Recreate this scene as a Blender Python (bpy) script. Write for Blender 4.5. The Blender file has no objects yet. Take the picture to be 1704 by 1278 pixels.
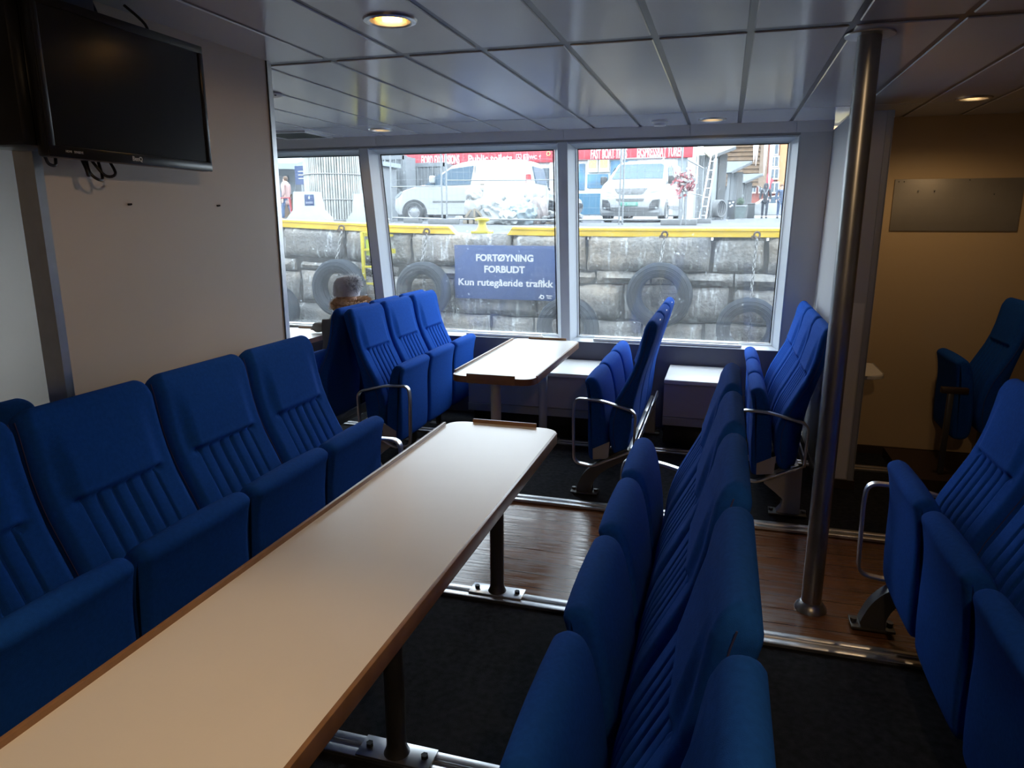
import bpy, bmesh, math, random
import numpy as np
from mathutils import Vector, Matrix, Euler

random.seed(7)
PI = math.pi
S = bpy.context.scene
COL = S.collection
CAMZ = 1.549

# ------------------------------------------------------------------ camera
cd = bpy.data.cameras.new('camera')
cam = bpy.data.objects.new('camera', cd)
COL.objects.link(cam)
cam.location = (0, 0, CAMZ)
cam.rotation_euler = (PI / 2 - 0.226167, 0, 0.286734)
cd.sensor_width = 36.0
cd.lens = 1182.2 * 36.0 / 1704.0
cd.clip_start = 0.02
cd.clip_end = 400
S.camera = cam

# ------------------------------------------------------------------ view, world
S.view_settings.view_transform = 'Standard'
S.view_settings.look = 'None'
S.view_settings.gamma = 1.0
S.view_settings.use_curve_mapping = False
S.view_settings.exposure = 0.45
c = S.cycles
c.max_bounces = 10
c.diffuse_bounces = 5
c.glossy_bounces = 4
c.transmission_bounces = 6
c.transparent_max_bounces = 16
c.caustics_reflective = False
c.caustics_refractive = False
c.sample_clamp_indirect = 6.0
c.use_denoising = True

W = bpy.data.worlds.new('overcast_sky')
S.world = W
W.use_nodes = True
bg = W.node_tree.nodes['Background']
bg.inputs['Color'].default_value = (0.80, 0.91, 1.0, 1)
bg.inputs['Strength'].default_value = 5.6

WARM = (1.0, 0.67, 0.36)


def lamp_light(x, y, watts, z=2.160, size=2.7, blend=0.6):
    l = bpy.data.lights.new('lamp_light', 'SPOT')
    l.energy = watts
    l.color = WARM
    l.spot_size = size
    l.spot_blend = blend
    l.shadow_soft_size = 0.05
    o = bpy.data.objects.new('lamp_light', l)
    COL.objects.link(o)
    o.location = (x, y, z)
    return o


# ------------------------------------------------------------------ materials
def nt_mat(name):
    m = bpy.data.materials.new(name)
    m.use_nodes = True
    nt = m.node_tree
    return m, nt, nt.nodes, nt.links, nt.nodes['Principled BSDF']


def mat(name, col, rough=0.5, metal=0.0, var=0.0, vscale=6.0, bump=0.0, bscale=60.0, spec=0.5, coat=0.0, sheen=0.0):
    m, nt, N, L, b = nt_mat(name)
    b.inputs['Roughness'].default_value = rough
    b.inputs['Metallic'].default_value = metal
    b.inputs['Specular IOR Level'].default_value = spec
    b.inputs['Coat Weight'].default_value = coat
    b.inputs['Sheen Weight'].default_value = sheen
    tc = N.new('ShaderNodeTexCoord')
    nz = N.new('ShaderNodeTexNoise')
    nz.inputs['Scale'].default_value = vscale
    nz.inputs['Detail'].default_value = 5
    L.new(tc.outputs['Object'], nz.inputs['Vector'])
    cr = N.new('ShaderNodeValToRGB')
    cr.color_ramp.elements[0].position = 0.3
    cr.color_ramp.elements[1].position = 0.7
    cr.color_ramp.elements[0].color = tuple(x * (1 - var) for x in col) + (1,)
    cr.color_ramp.elements[1].color = tuple(min(1, x * (1 + var)) for x in col) + (1,)
    L.new(nz.outputs['Fac'], cr.inputs['Fac'])
    L.new(cr.outputs['Color'], b.inputs['Base Color'])
    if bump:
        n2 = N.new('ShaderNodeTexNoise')
        n2.inputs['Scale'].default_value = bscale
        n2.inputs['Detail'].default_value = 3
        L.new(tc.outputs['Object'], n2.inputs['Vector'])
        bp = N.new('ShaderNodeBump')
        bp.inputs['Strength'].default_value = bump
        bp.inputs['Distance'].default_value = 0.01
        L.new(n2.outputs['Fac'], bp.inputs['Height'])
        L.new(bp.outputs['Normal'], b.inputs['Normal'])
    return m


def emis(name, col, strength):
    m, nt, N, L, b = nt_mat(name)
    b.inputs['Base Color'].default_value = tuple(col) + (1,)
    b.inputs['Emission Color'].default_value = tuple(col) + (1,)
    b.inputs['Emission Strength'].default_value = strength
    return m


def pane_mat(name, tint=(1, 1, 1), refl=0.07, haze=0.0):
    m, nt, N, L, b = nt_mat(name)
    N.remove(b)
    out = N['Material Output']
    tr = N.new('ShaderNodeBsdfTransparent')
    tr.inputs['Color'].default_value = tuple(tint) + (1,)
    gl = N.new('ShaderNodeBsdfGlossy')
    gl.inputs['Roughness'].default_value = 0.02
    mx = N.new('ShaderNodeMixShader')
    mx.inputs['Fac'].default_value = refl
    L.new(tr.outputs[0], mx.inputs[1])
    L.new(gl.outputs[0], mx.inputs[2])
    if haze:
        # dried salt specks and an even pale veil mixed in as haze
        df = N.new('ShaderNodeBsdfTranslucent')
        df.inputs['Color'].default_value = (0.9, 0.95, 1, 1)
        tc = N.new('ShaderNodeTexCoord')
        nz = N.new('ShaderNodeTexNoise')
        nz.inputs['Scale'].default_value = 55
        nz.inputs['Detail'].default_value = 2
        L.new(tc.outputs['Object'], nz.inputs['Vector'])
        mr = N.new('ShaderNodeMapRange')
        mr.inputs['From Min'].default_value = 0.68
        mr.inputs['From Max'].default_value = 0.76
        mr.inputs['To Min'].default_value = haze
        mr.inputs['To Max'].default_value = haze + 0.22
        L.new(nz.outputs['Fac'], mr.inputs['Value'])
        m2 = N.new('ShaderNodeMixShader')
        L.new(mr.outputs[0], m2.inputs['Fac'])
        L.new(mx.outputs[0], m2.inputs[1])
        L.new(df.outputs[0], m2.inputs[2])
        L.new(m2.outputs[0], out.inputs['Surface'])
    else:
        L.new(mx.outputs[0], out.inputs['Surface'])
    return m


def plank_mat(name, c1, c2, scale, rough_lo, rough_hi, bw=1.2, rh=0.12, worn=None):
    m, nt, N, L, b = nt_mat(name)
    tc = N.new('ShaderNodeTexCoord')
    br = N.new('ShaderNodeTexBrick')
    br.inputs['Color1'].default_value = tuple(c1) + (1,)
    br.inputs['Color2'].default_value = tuple(c2) + (1,)
    br.inputs['Mortar'].default_value = (0.012, 0.008, 0.005, 1)
    br.inputs['Scale'].default_value = scale
    br.inputs['Mortar Size'].default_value = 0.0022
    br.inputs['Brick Width'].default_value = bw
    br.inputs['Row Height'].default_value = rh
    br.offset = 0.37
    L.new(tc.outputs['Object'], br.inputs['Vector'])
    mp = N.new('ShaderNodeMapping')
    mp.inputs['Scale'].default_value = (3, 40, 3)
    L.new(tc.outputs['Object'], mp.inputs['Vector'])
    nz = N.new('ShaderNodeTexNoise')
    nz.inputs['Scale'].default_value = 1.6
    nz.inputs['Detail'].default_value = 8
    L.new(mp.outputs[0], nz.inputs['Vector'])
    mx = N.new('ShaderNodeMix')
    mx.data_type = 'RGBA'
    mx.blend_type = 'MULTIPLY'
    mx.inputs['Factor'].default_value = 0.75
    cr = N.new('ShaderNodeValToRGB')
    cr.color_ramp.elements[0].position = 0.3
    cr.color_ramp.elements[0].color = (0.45, 0.4, 0.36, 1)
    cr.color_ramp.elements[1].position = 0.65
    cr.color_ramp.elements[1].color = (1.0, 1.0, 1.0, 1)
    L.new(nz.outputs['Fac'], cr.inputs['Fac'])
    L.new(br.outputs['Color'], mx.inputs['A'])
    L.new(cr.outputs['Color'], mx.inputs['B'])
    L.new(mx.outputs['Result'], b.inputs['Base Color'])
    mr = N.new('ShaderNodeMapRange')
    mr.inputs['From Min'].default_value = 0.35
    mr.inputs['From Max'].default_value = 0.65
    mr.inputs['To Min'].default_value = rough_hi
    mr.inputs['To Max'].default_value = rough_lo
    L.new(nz.outputs['Fac'], mr.inputs['Value'])
    L.new(mr.outputs[0], b.inputs['Roughness'])
    bp = N.new('ShaderNodeBump')
    bp.inputs['Strength'].default_value = 0.25
    bp.inputs['Distance'].default_value = 0.004
    L.new(nz.outputs['Fac'], bp.inputs['Height'])
    L.new(bp.outputs['Normal'], b.inputs['Normal'])
    return m


def stone_mat(name):
    m, nt, N, L, b = nt_mat(name)
    tc = N.new('ShaderNodeTexCoord')
    n1 = N.new('ShaderNodeTexNoise')
    n1.inputs['Scale'].default_value = 1.3
    n1.inputs['Detail'].default_value = 6
    L.new(tc.outputs['Object'], n1.inputs['Vector'])
    cr = N.new('ShaderNodeValToRGB')
    e = cr.color_ramp.elements
    e[0].position, e[0].color = 0.30, (0.175, 0.178, 0.185, 1)
    e[1].position, e[1].color = 0.72, (0.36, 0.30, 0.235, 1)
    x = e.new(0.5)
    x.color = (0.26, 0.25, 0.235, 1)
    L.new(n1.outputs['Fac'], cr.inputs['Fac'])
    # rain streaks of lime running down the face
    mp = N.new('ShaderNodeMapping')
    mp.inputs['Scale'].default_value = (6.0, 2.0, 0.9)
    L.new(tc.outputs['Object'], mp.inputs['Vector'])
    n2 = N.new('ShaderNodeTexNoise')
    n2.inputs['Scale'].default_value = 1.5
    n2.inputs['Detail'].default_value = 9
    n2.inputs['Roughness'].default_value = 0.65
    L.new(mp.outputs[0], n2.inputs['Vector'])
    c2 = N.new('ShaderNodeValToRGB')
    c2.color_ramp.elements[0].position = 0.55
    c2.color_ramp.elements[0].color = (0, 0, 0, 1)
    c2.color_ramp.elements[1].position = 0.64
    c2.color_ramp.elements[1].color = (1, 1, 1, 1)
    L.new(n2.outputs['Fac'], c2.inputs['Fac'])
    mx = N.new('ShaderNodeMix')
    mx.data_type = 'RGBA'
    L.new(c2.outputs['Color'], mx.inputs['Factor'])
    L.new(cr.outputs['Color'], mx.inputs['A'])
    mx.inputs['B'].default_value = (0.50, 0.51, 0.52, 1)
    n3 = N.new('ShaderNodeTexNoise')
    n3.inputs['Scale'].default_value = 22
    n3.inputs['Detail'].default_value = 6
    L.new(tc.outputs['Object'], n3.inputs['Vector'])
    c3 = N.new('ShaderNodeValToRGB')
    c3.color_ramp.elements[0].position = 0.35
    c3.color_ramp.elements[0].color = (0.5, 0.5, 0.5, 1)
    c3.color_ramp.elements[1].position = 0.6
    c3.color_ramp.elements[1].color = (1, 1, 1, 1)
    L.new(n3.outputs['Fac'], c3.inputs['Fac'])
    m2 = N.new('ShaderNodeMix')
    m2.data_type = 'RGBA'
    m2.blend_type = 'MULTIPLY'
    m2.inputs['Factor'].default_value = 0.85
    L.new(mx.outputs['Result'], m2.inputs['A'])
    L.new(c3.outputs['Color'], m2.inputs['B'])
    L.new(m2.outputs['Result'], b.inputs['Base Color'])
    b.inputs['Roughness'].default_value = 0.85
    bp = N.new('ShaderNodeBump')
    bp.inputs['Strength'].default_value = 0.7
    bp.inputs['Distance'].default_value = 0.03
    L.new(n3.outputs['Fac'], bp.inputs['Height'])
    L.new(bp.outputs['Normal'], b.inputs['Normal'])
    return m


M = {}
M['fabric'] = mat('blue_wool', (0.009, 0.073, 0.37), 0.95, var=0.10, vscale=90, bump=0.22, bscale=700, spec=0.08)
M['piping'] = mat('seat_piping', (0.035, 0.045, 0.16), 0.8)
M['alu'] = mat('brushed_aluminium', (0.62, 0.63, 0.65), 0.32, 1.0, var=0.06, vscale=20)
M['satin'] = mat('satin_paint_grey', (0.36, 0.37, 0.39), 0.4, 0.3, var=0.05)
M['legmetal'] = mat('dark_cast_metal', (0.10, 0.10, 0.10), 0.4, 0.7, var=0.1)
M['steel'] = mat('pole_steel', (0.33, 0.335, 0.34), 0.34, 0.9, var=0.12, vscale=9)
M['legsteel'] = mat('satin_leg_steel', (0.48, 0.48, 0.48), 0.5, 0.55, var=0.08)
M['bolt'] = mat('black_bolt', (0.015, 0.015, 0.016), 0.4, 0.6)
M['laminate'] = mat('cream_laminate', (0.80, 0.77, 0.73), 0.30, var=0.02, vscale=3)
M['edge'] = mat('brown_table_edge', (0.20, 0.10, 0.05), 0.42, var=0.2, vscale=14)
M['lip'] = mat('brown_table_lip', (0.27, 0.15, 0.08), 0.30, var=0.15, vscale=20)
M['wall'] = mat('cream_wall_panel', (0.70, 0.62, 0.54), 0.5, var=0.02, vscale=2)
M['tanwall'] = mat('tan_wall_panel', (0.54, 0.40, 0.235), 0.5, var=0.02, vscale=2)
M['greywall'] = mat('grey_wall_panel', (0.52, 0.52, 0.52), 0.4, var=0.02, vscale=2)
M['fascia'] = mat('fascia_panel', (0.70, 0.69, 0.68), 0.45, var=0.02, vscale=2)
M['ceiling'] = mat('glossy_ceiling_panel', (0.70, 0.71, 0.73), 0.15, var=0.015, vscale=1.5, bump=0.05, bscale=1.6, spec=0.9)
M['joint'] = mat('ceiling_joint', (0.15, 0.145, 0.15), 0.35, 0.4)
M['frame'] = mat('window_frame_paint', (0.58, 0.62, 0.66), 0.38, var=0.02)
M['gasket'] = mat('window_gasket', (0.02, 0.02, 0.022), 0.6)
M['sillwhite'] = mat('white_sill_strip', (0.80, 0.81, 0.80), 0.5)
M['navywall'] = mat('dark_lower_wall', (0.085, 0.09, 0.125), 0.5)
M['bench'] = mat('grey_bench_front', (0.42, 0.425, 0.46), 0.5, var=0.03)
M['benchtop'] = mat('white_bench_top', (0.70, 0.70, 0.70), 0.35, var=0.02)
M['carpet'] = mat('charcoal_carpet', (0.022, 0.023, 0.027), 0.95, var=0.35, vscale=40, bump=0.5, bscale=500, spec=0.1)
M['wood'] = plank_mat('worn_deck_planks', (0.29, 0.130, 0.058), (0.225, 0.098, 0.042), 1.0, 0.12, 0.38, bw=1.35, rh=0.118)
M['skirt'] = mat('dark_brown_skirting', (0.035, 0.018, 0.010), 0.5)
M['black'] = mat('black_plastic', (0.008, 0.008, 0.009), 0.28)
M['screen'] = mat('dark_screen', (0.006, 0.006, 0.007), 0.22, spec=0.4)
M['logo'] = mat('silver_logo', (0.55, 0.55, 0.56), 0.4)
M['plate'] = mat('grey_metal_plate', (0.27, 0.25, 0.22), 0.45, 0.3, var=0.06)
M['glow'] = emis('warm_lamp_tube', (1.0, 0.72, 0.34), 16.0)
M['dish'] = mat('lamp_reflector', (0.9, 0.62, 0.28), 0.18, 1.0)
M['white'] = mat('white_plastic', (0.75, 0.75, 0.74), 0.4)
M['vent'] = mat('vent_grille', (0.12, 0.125, 0.11), 0.6)
M['pane'] = pane_mat('window_pane', (0.97, 0.99, 1.0), 0.05, haze=0.018)
# outside
M['stone'] = stone_mat('granite_blocks')
M['mortar'] = mat('wall_gaps', (0.0576, 0.054, 0.0504), 0.95, var=0.3)
M['asphalt'] = mat('wet_asphalt', (0.115, 0.12, 0.13), 0.85, var=0.30, vscale=2.5, spec=0.2)
M['yellow'] = mat('yellow_paint', (0.66, 0.44, 0.03), 0.5, var=0.15, vscale=3)
M['yellow2'] = mat('bright_yellow_paint', (0.491, 0.4129, 0.0279), 0.5, var=0.06)
M['hivis'] = mat('yellow_green_sheet', (0.3906, 0.4743, 0.0279), 0.5)
M['rubber'] = mat('tyre_rubber', (0.036, 0.042, 0.052), 0.9, var=0.25, vscale=5, spec=0.1)
M['chain'] = mat('galvanised_chain', (0.2376, 0.2376, 0.2376), 0.5, 0.5)
M['rust'] = mat('rusty_iron', (0.1089, 0.0743, 0.0544), 0.8, 0.2, var=0.3, vscale=20)
M['signblue'] = mat('sign_blue', (0.0398, 0.0725, 0.187), 0.5, var=0.08, vscale=2)
M['signwhite'] = mat('sign_white', (0.561, 0.5737, 0.5865), 0.5)
M['signnavy'] = mat('navy_sign', (0.0216, 0.0432, 0.1152), 0.5)
M['carwhite'] = mat('white_car_paint', (0.335, 0.345, 0.35), 0.3, coat=0.25)
M['carglass'] = mat('car_glass', (0.075, 0.115, 0.155), 0.35, spec=0.12)
M['carblack'] = mat('car_black_trim', (0.036, 0.0374, 0.0396), 0.5)
M['cargrey'] = mat('car_grey_trim', (0.1089, 0.1114, 0.1139), 0.5)
M['headlight'] = mat('headlight_glass', (0.2475, 0.2722, 0.2871), 0.12, spec=0.8)
M['rim'] = mat('wheel_rim', (0.3069, 0.3118, 0.3217), 0.35, 0.5)
M['red'] = mat('red_lamp', (0.3217, 0.0248, 0.0297), 0.3)
M['bannerred'] = mat('red_banner', (0.4111, 0.0527, 0.0685), 0.5, var=0.04)
M['plategreen'] = mat('green_number_plate', (0.0595, 0.2728, 0.1984), 0.5)
M['platetext'] = mat('plate_lettering', (0.3712, 0.4208, 0.396), 0.5)
M['fence'] = mat('galvanised_fence', (0.2475, 0.2623, 0.2722), 0.45, 0.6)
M['concrete'] = mat('pale_concrete', (0.40, 0.415, 0.41), 0.85, var=0.06)
M['block'] = mat('grey_foot_block', (0.1633, 0.1683, 0.1733), 0.9, var=0.1)
M['birch'] = mat('pale_cladding_poles', (0.37, 0.37, 0.35), 0.8, var=0.25, vscale=3)
M['gap'] = mat('shadow_gap', (0.0792, 0.0792, 0.0743), 0.9)
M['paleblue'] = mat('pale_blue_facade', (0.242, 0.2816, 0.308), 0.6, var=0.03)
M['greyfac'] = mat('grey_container_steel', (0.1782, 0.193, 0.2079), 0.55, var=0.06)
M['darkwin'] = mat('dark_shop_window', (0.0864, 0.108, 0.1296), 0.2)
M['bluewin'] = mat('blue_picture_pane', (0.0781, 0.1786, 0.279), 0.3, var=0.5, vscale=1.6)
M['bluepanel'] = mat('blue_lower_panel', (0.0335, 0.1339, 0.2232), 0.45)
M['roofgrey'] = mat('pale_roof_sheet', (0.25, 0.27, 0.275), 0.8)
M['cream'] = mat('cream_awning', (0.352, 0.3256, 0.264), 0.6)
M['poster'] = mat('yellow_poster', (0.491, 0.4241, 0.1674), 0.6)
M['posterwhite'] = mat('white_poster', (0.51, 0.516, 0.492), 0.6)
M['timber'] = mat('brown_timber_boards', (0.15, 0.095, 0.055), 0.75, var=0.25, vscale=4)
M['corr'] = mat('corrugated_sheet', (0.2063, 0.2186, 0.2269), 0.45, 0.2, var=0.05)
M['redwall'] = mat('red_facade', (0.3069, 0.0949, 0.0725), 0.8, var=0.05)
M['orangewall'] = mat('orange_facade', (0.4743, 0.2511, 0.1228), 0.8, var=0.05)
M['pallet'] = mat('pallet_wood', (0.297, 0.2475, 0.1881), 0.8, var=0.2)
M['bag'] = mat('clear_plastic_bag', (0.297, 0.3135, 0.3135), 0.3, var=0.25, vscale=7, bump=0.3, bscale=9)
M['bagpink'] = mat('pinkish_plastic_bag', (0.2722, 0.2269, 0.2145), 0.4, var=0.2, vscale=7, bump=0.3, bscale=9)
M['bagblue'] = mat('bluish_plastic_bag', (0.2269, 0.2805, 0.3052), 0.35, var=0.25, vscale=7, bump=0.3, bscale=9)
M['rubble'] = mat('grey_rubble', (0.198, 0.203, 0.203), 0.9, var=0.3, vscale=8)
M['wrap'] = mat('plastic_wrap', (0.33, 0.33, 0.3217), 0.3, var=0.15, vscale=6, bump=0.5, bscale=12)
M['tape'] = mat('red_white_tape', (0.396, 0.1238, 0.1386), 0.5, var=0.55, vscale=12)
M['tapewhite'] = mat('white_tape', (0.4208, 0.4059, 0.4059), 0.5)
M['bin'] = mat('green_grey_bin', (0.1152, 0.144, 0.144), 0.5)
M['dark'] = mat('dark_board', (0.0432, 0.0468, 0.0504), 0.5)
M['ice'] = mat('pale_icicle_lights', (0.5737, 0.5535, 0.567), 0.3)
M['leaf'] = mat('dark_leaves', (0.036, 0.0576, 0.036), 0.7)
M['water'] = mat('harbour_water', (0.0149, 0.0223, 0.0248), 0.1)
M['hull'] = mat('ship_side', (0.2475, 0.2475, 0.2475), 0.5)
# people
M['skin'] = mat('skin', (0.62, 0.40, 0.31), 0.55)
M['hair'] = mat('brown_hair', (0.10, 0.055, 0.03), 0.6)
M['hat'] = mat('grey_knit_hat', (0.55, 0.55, 0.60), 0.9, bump=0.4, bscale=120)
M['furgrey'] = mat('grey_fur', (0.66, 0.67, 0.72), 0.8, var=0.6, vscale=60)
M['furtan'] = mat('tan_fur', (0.48, 0.30, 0.17), 0.85, var=0.3, vscale=60)
M['jacket'] = mat('grey_jacket', (0.17, 0.165, 0.155), 0.75, var=0.1, bump=0.3, bscale=30)
M['trousers'] = mat('dark_trousers', (0.03, 0.035, 0.05), 0.8)
M['coatpink'] = mat('dusty_pink_coat', (0.40, 0.26, 0.24), 0.9)
M['scarf'] = mat('cream_scarf', (0.50, 0.46, 0.42), 0.9)
M['coatblack'] = mat('black_coat', (0.035, 0.037, 0.045), 0.8)
M['coatnavy'] = mat('navy_coat', (0.06, 0.085, 0.14), 0.8)
M['jeans'] = mat('blue_jeans', (0.06, 0.10, 0.19), 0.8)


# ------------------------------------------------------------------ mesh helpers
def box(bm, x0, x1, y0, y1, z0, z1):
    v = [bm.verts.new(p) for p in ((x0, y0, z0), (x1, y0, z0), (x1, y1, z0), (x0, y1, z0),
                                   (x0, y0, z1), (x1, y0, z1), (x1, y1, z1), (x0, y1, z1))]
    for f in ((3, 2, 1, 0), (4, 5, 6, 7), (0, 1, 5, 4), (1, 2, 6, 5), (2, 3, 7, 6), (3, 0, 4, 7)):
        bm.faces.new([v[i] for i in f])


def rbox(bm, x0, x1, y0, y1, z0, z1, r=0.005, seg=2):
    b2 = bmesh.new()
    box(b2, x0, x1, y0, y1, z0, z1)
    bmesh.ops.bevel(b2, geom=b2.edges[:], offset=r, segments=seg, profile=0.5, affect='EDGES')
    merge(bm, b2)


def merge(bm, b2, mtx=None):
    if mtx is not None:
        bmesh.ops.transform(b2, matrix=mtx, verts=b2.verts[:])
    me = bpy.data.meshes.new('tmp')
    b2.to_mesh(me)
    b2.free()
    bm.from_mesh(me)
    bpy.data.meshes.remove(me)


def prism(bm, pts, a0, a1, axis='y'):
    """closed polygon pts=(u,v) extruded along axis from a0 to a1; y: (x,z)  x: (y,z)  z: (x,y)"""
    def P(u, v, a):
        return {'y': (u, a, v), 'x': (a, u, v), 'z': (u, v, a)}[axis]
    A = [bm.verts.new(P(u, v, a0)) for u, v in pts]
    B = [bm.verts.new(P(u, v, a1)) for u, v in pts]
    n = len(pts)
    bm.faces.new(A)
    bm.faces.new(B[::-1])
    for i in range(n):
        bm.faces.new((A[i], B[i], B[(i + 1) % n], A[(i + 1) % n]))


def hexa(bm, p):
    """eight points: bottom ring 0-3, top ring 4-7"""
    v = [bm.verts.new(q) for q in p]
    for f in ((3, 2, 1, 0), (4, 5, 6, 7), (0, 1, 5, 4), (1, 2, 6, 5), (2, 3, 7, 6), (3, 0, 4, 7)):
        bm.faces.new([v[i] for i in f])


def circ(r, n=12):
    return [(r * math.cos(2 * PI * i / n), r * math.sin(2 * PI * i / n)) for i in range(n)]


def tube(bm, pts, sec, closed=False, up=None):
    """sweep section (list of 2-D points, or a radius) along pts"""
    if not isinstance(sec, list):
        sec = circ(sec, 12)
    P = [Vector(p) for p in pts]
    n = len(P)
    rings = []
    nrm = None
    for i in range(n):
        if closed:
            t = (P[(i + 1) % n] - P[i - 1]).normalized()
        else:
            t = (P[min(i + 1, n - 1)] - P[max(i - 1, 0)]).normalized()
        if up is not None:
            u = Vector(up)
            a = (u - t * u.dot(t)).normalized()
        elif nrm is None:
            u = Vector((0, 0, 1)) if abs(t.z) < 0.9 else Vector((1, 0, 0))
            a = (u - t * u.dot(t)).normalized()
        else:
            a = (nrm - t * nrm.dot(t)).normalized()
        nrm = a
        b = t.cross(a)
        rings.append([bm.verts.new(P[i] + a * s[0] + b * s[1]) for s in sec])
    m = len(sec)
    for i in range(n if closed else n - 1):
        A, B = rings[i], rings[(i + 1) % n]
        for k in range(m):
            bm.faces.new((A[k], A[(k + 1) % m], B[(k + 1) % m], B[k]))
    if not closed:
        bm.faces.new(rings[0][::-1])
        bm.faces.new(rings[-1])


def smooth_path(pts, n=6, closed=False):
    """Catmull-Rom through the points"""
    P = [Vector(p) for p in pts]
    out = []
    N = len(P)
    rng = range(N if closed else N - 1)
    for i in rng:
        if closed:
            p0, p1, p2, p3 = P[i - 1], P[i], P[(i + 1) % N], P[(i + 2) % N]
        else:
            p0, p1, p2, p3 = P[max(i - 1, 0)], P[i], P[i + 1], P[min(i + 2, N - 1)]
        for k in range(n):
            t = k / n
            out.append(0.5 * ((2 * p1) + (-p0 + p2) * t + (2 * p0 - 5 * p1 + 4 * p2 - p3) * t * t
                              + (-p0 + 3 * p1 - 3 * p2 + p3) * t * t * t))
    if not closed:
        out.append(P[-1])
    return out


def round_corners(pts, r, seg=5, closed=True):
    """polyline with its corners rounded, any dimension"""
    P = [Vector(p) for p in pts]
    n = len(P)
    out = []
    for i in range(n):
        if not closed and i in (0, n - 1):
            out.append(P[i])
            continue
        a, b, d = P[i - 1], P[i], P[(i + 1) % n]
        rr = min(r, (a - b).length * 0.45, (d - b).length * 0.45)
        p = b + (a - b).normalized() * rr
        q = b + (d - b).normalized() * rr
        for k in range(seg + 1):
            t = k / seg
            out.append(p * (1 - t) ** 2 + b * 2 * t * (1 - t) + q * t * t)
    return out


def lathe(bm, prof, cx=0, cy=0, n=28, cap=True):
    rings = []
    for r, z in prof:
        rings.append([bm.verts.new((cx + r * math.cos(2 * PI * i / n), cy + r * math.sin(2 * PI * i / n), z)) for i in range(n)])
    for A, B in zip(rings[:-1], rings[1:]):
        for k in range(n):
            bm.faces.new((A[k], A[(k + 1) % n], B[(k + 1) % n], B[k]))
    if cap:
        bm.faces.new(rings[0][::-1])
        bm.faces.new(rings[-1])


def cyl(bm, p0, p1, r, n=12):
    tube(bm, [p0, p1], circ(r, n))


def ball(bm, cx, cy, cz, rx, ry, rz, u=16, v=10):
    b2 = bmesh.new()
    bmesh.ops.create_uvsphere(b2, u_segments=u, v_segments=v, radius=1)
    merge(bm, b2, Matrix.Translation((cx, cy, cz)) @ Matrix.Diagonal((rx, ry, rz, 1)))


def torus(bm, R, r, mtx, n=28, m=10, sx=1.0):
    rings = []
    for i in range(n):
        a = 2 * PI * i / n
        rings.append([bm.verts.new(mtx @ Vector(((R + r * math.cos(2 * PI * k / m)) * math.cos(a) * sx,
                                                 (R + r * math.cos(2 * PI * k / m)) * math.sin(a),
                                                 r * math.sin(2 * PI * k / m)))) for k in range(m)])
    for i in range(n):
        A, B = rings[i], rings[(i + 1) % n]
        for k in range(m):
            bm.faces.new((A[k], B[k], B[(k + 1) % m], A[(k + 1) % m]))


def mesh_obj(name, bm, m, parent=None, loc=(0, 0, 0), rz=0.0, ang=40, recalc=True):
    if recalc:
        bmesh.ops.recalc_face_normals(bm, faces=bm.faces[:])
    me = bpy.data.meshes.new(name)
    bm.to_mesh(me)
    bm.free()
    for p in me.polygons:
        p.use_smooth = True
    me.set_sharp_from_angle(angle=math.radians(ang))
    me.materials.append(m if not isinstance(m, str) else M[m])
    o = bpy.data.objects.new(name, me)
    COL.objects.link(o)
    o.location = loc
    o.rotation_euler = (0, 0, rz)
    if parent is not None:
        o.parent = parent
    return o


def tag(o, label, cat, group=None, kind=None):
    o['label'] = label
    o['category'] = cat
    if group:
        o['group'] = group
    if kind:
        o['kind'] = kind
    return o


def thing(name, label, cat, loc=(0, 0, 0), rz=0.0, group=None):
    o = bpy.data.objects.new(name, None)
    o.empty_display_size = 0.1
    COL.objects.link(o)
    o.location = loc
    o.rotation_euler = (0, 0, rz)
    return tag(o, label, cat, group)


def part(name, bm, m, parent, **k):
    return mesh_obj(name, bm, m, parent, **k)


def solo(name, bm, m, label, cat, loc=(0, 0, 0), rz=0.0, group=None, **k):
    return tag(mesh_obj(name, bm, m, None, loc, rz, **k), label, cat, group)


def struct(name, bm, m, parent=None, **k):
    o = mesh_obj(name, bm, m, parent, **k)
    if parent is None:
        o['kind'] = 'structure'
    return o


def text(name, body, size, loc, parent, m, rot=(PI / 2, 0, 0), sx=1.0, bold=0.0, align='CENTER', ext=0.002, space=1.0, fit=None):
    cu = bpy.data.curves.new(name, 'FONT')
    cu.body = body
    cu.size = size
    cu.align_x = align
    cu.align_y = 'CENTER'
    cu.extrude = ext
    cu.offset = bold
    cu.space_character = space
    cu.resolution_u = 3
    cu.materials.append(M[m])
    tmp = bpy.data.objects.new('tmp', cu)
    me = bpy.data.meshes.new_from_object(tmp)
    me.name = name
    bpy.data.objects.remove(tmp)
    o = bpy.data.objects.new(name, me)
    COL.objects.link(o)
    o.location = loc
    o.rotation_euler = rot
    if fit:
        xs_ = [v.co.x for v in me.vertices]
        sx = fit / (max(xs_) - min(xs_))
    o.scale = (sx, 1, 1)
    o.parent = parent
    return o


B = bmesh.new


def copy_tree(root, loc, rz, label, group=None):
    r = root.copy()
    COL.objects.link(r)
    r.location = loc
    r.rotation_euler = (0, 0, rz)
    r['label'] = label
    if group:
        r['group'] = group
    for ch in list(root.children):
        cc = ch.copy()
        COL.objects.link(cc)
        cc.parent = r
        for g in list(ch.children):
            d = g.copy()
            COL.objects.link(d)
            d.parent = cc
    return r


# ------------------------------------------------------------------ the room
CEIL = 2.169


def yw(z):
    return 5.117 + 0.155 * (2.169 - z)


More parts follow.
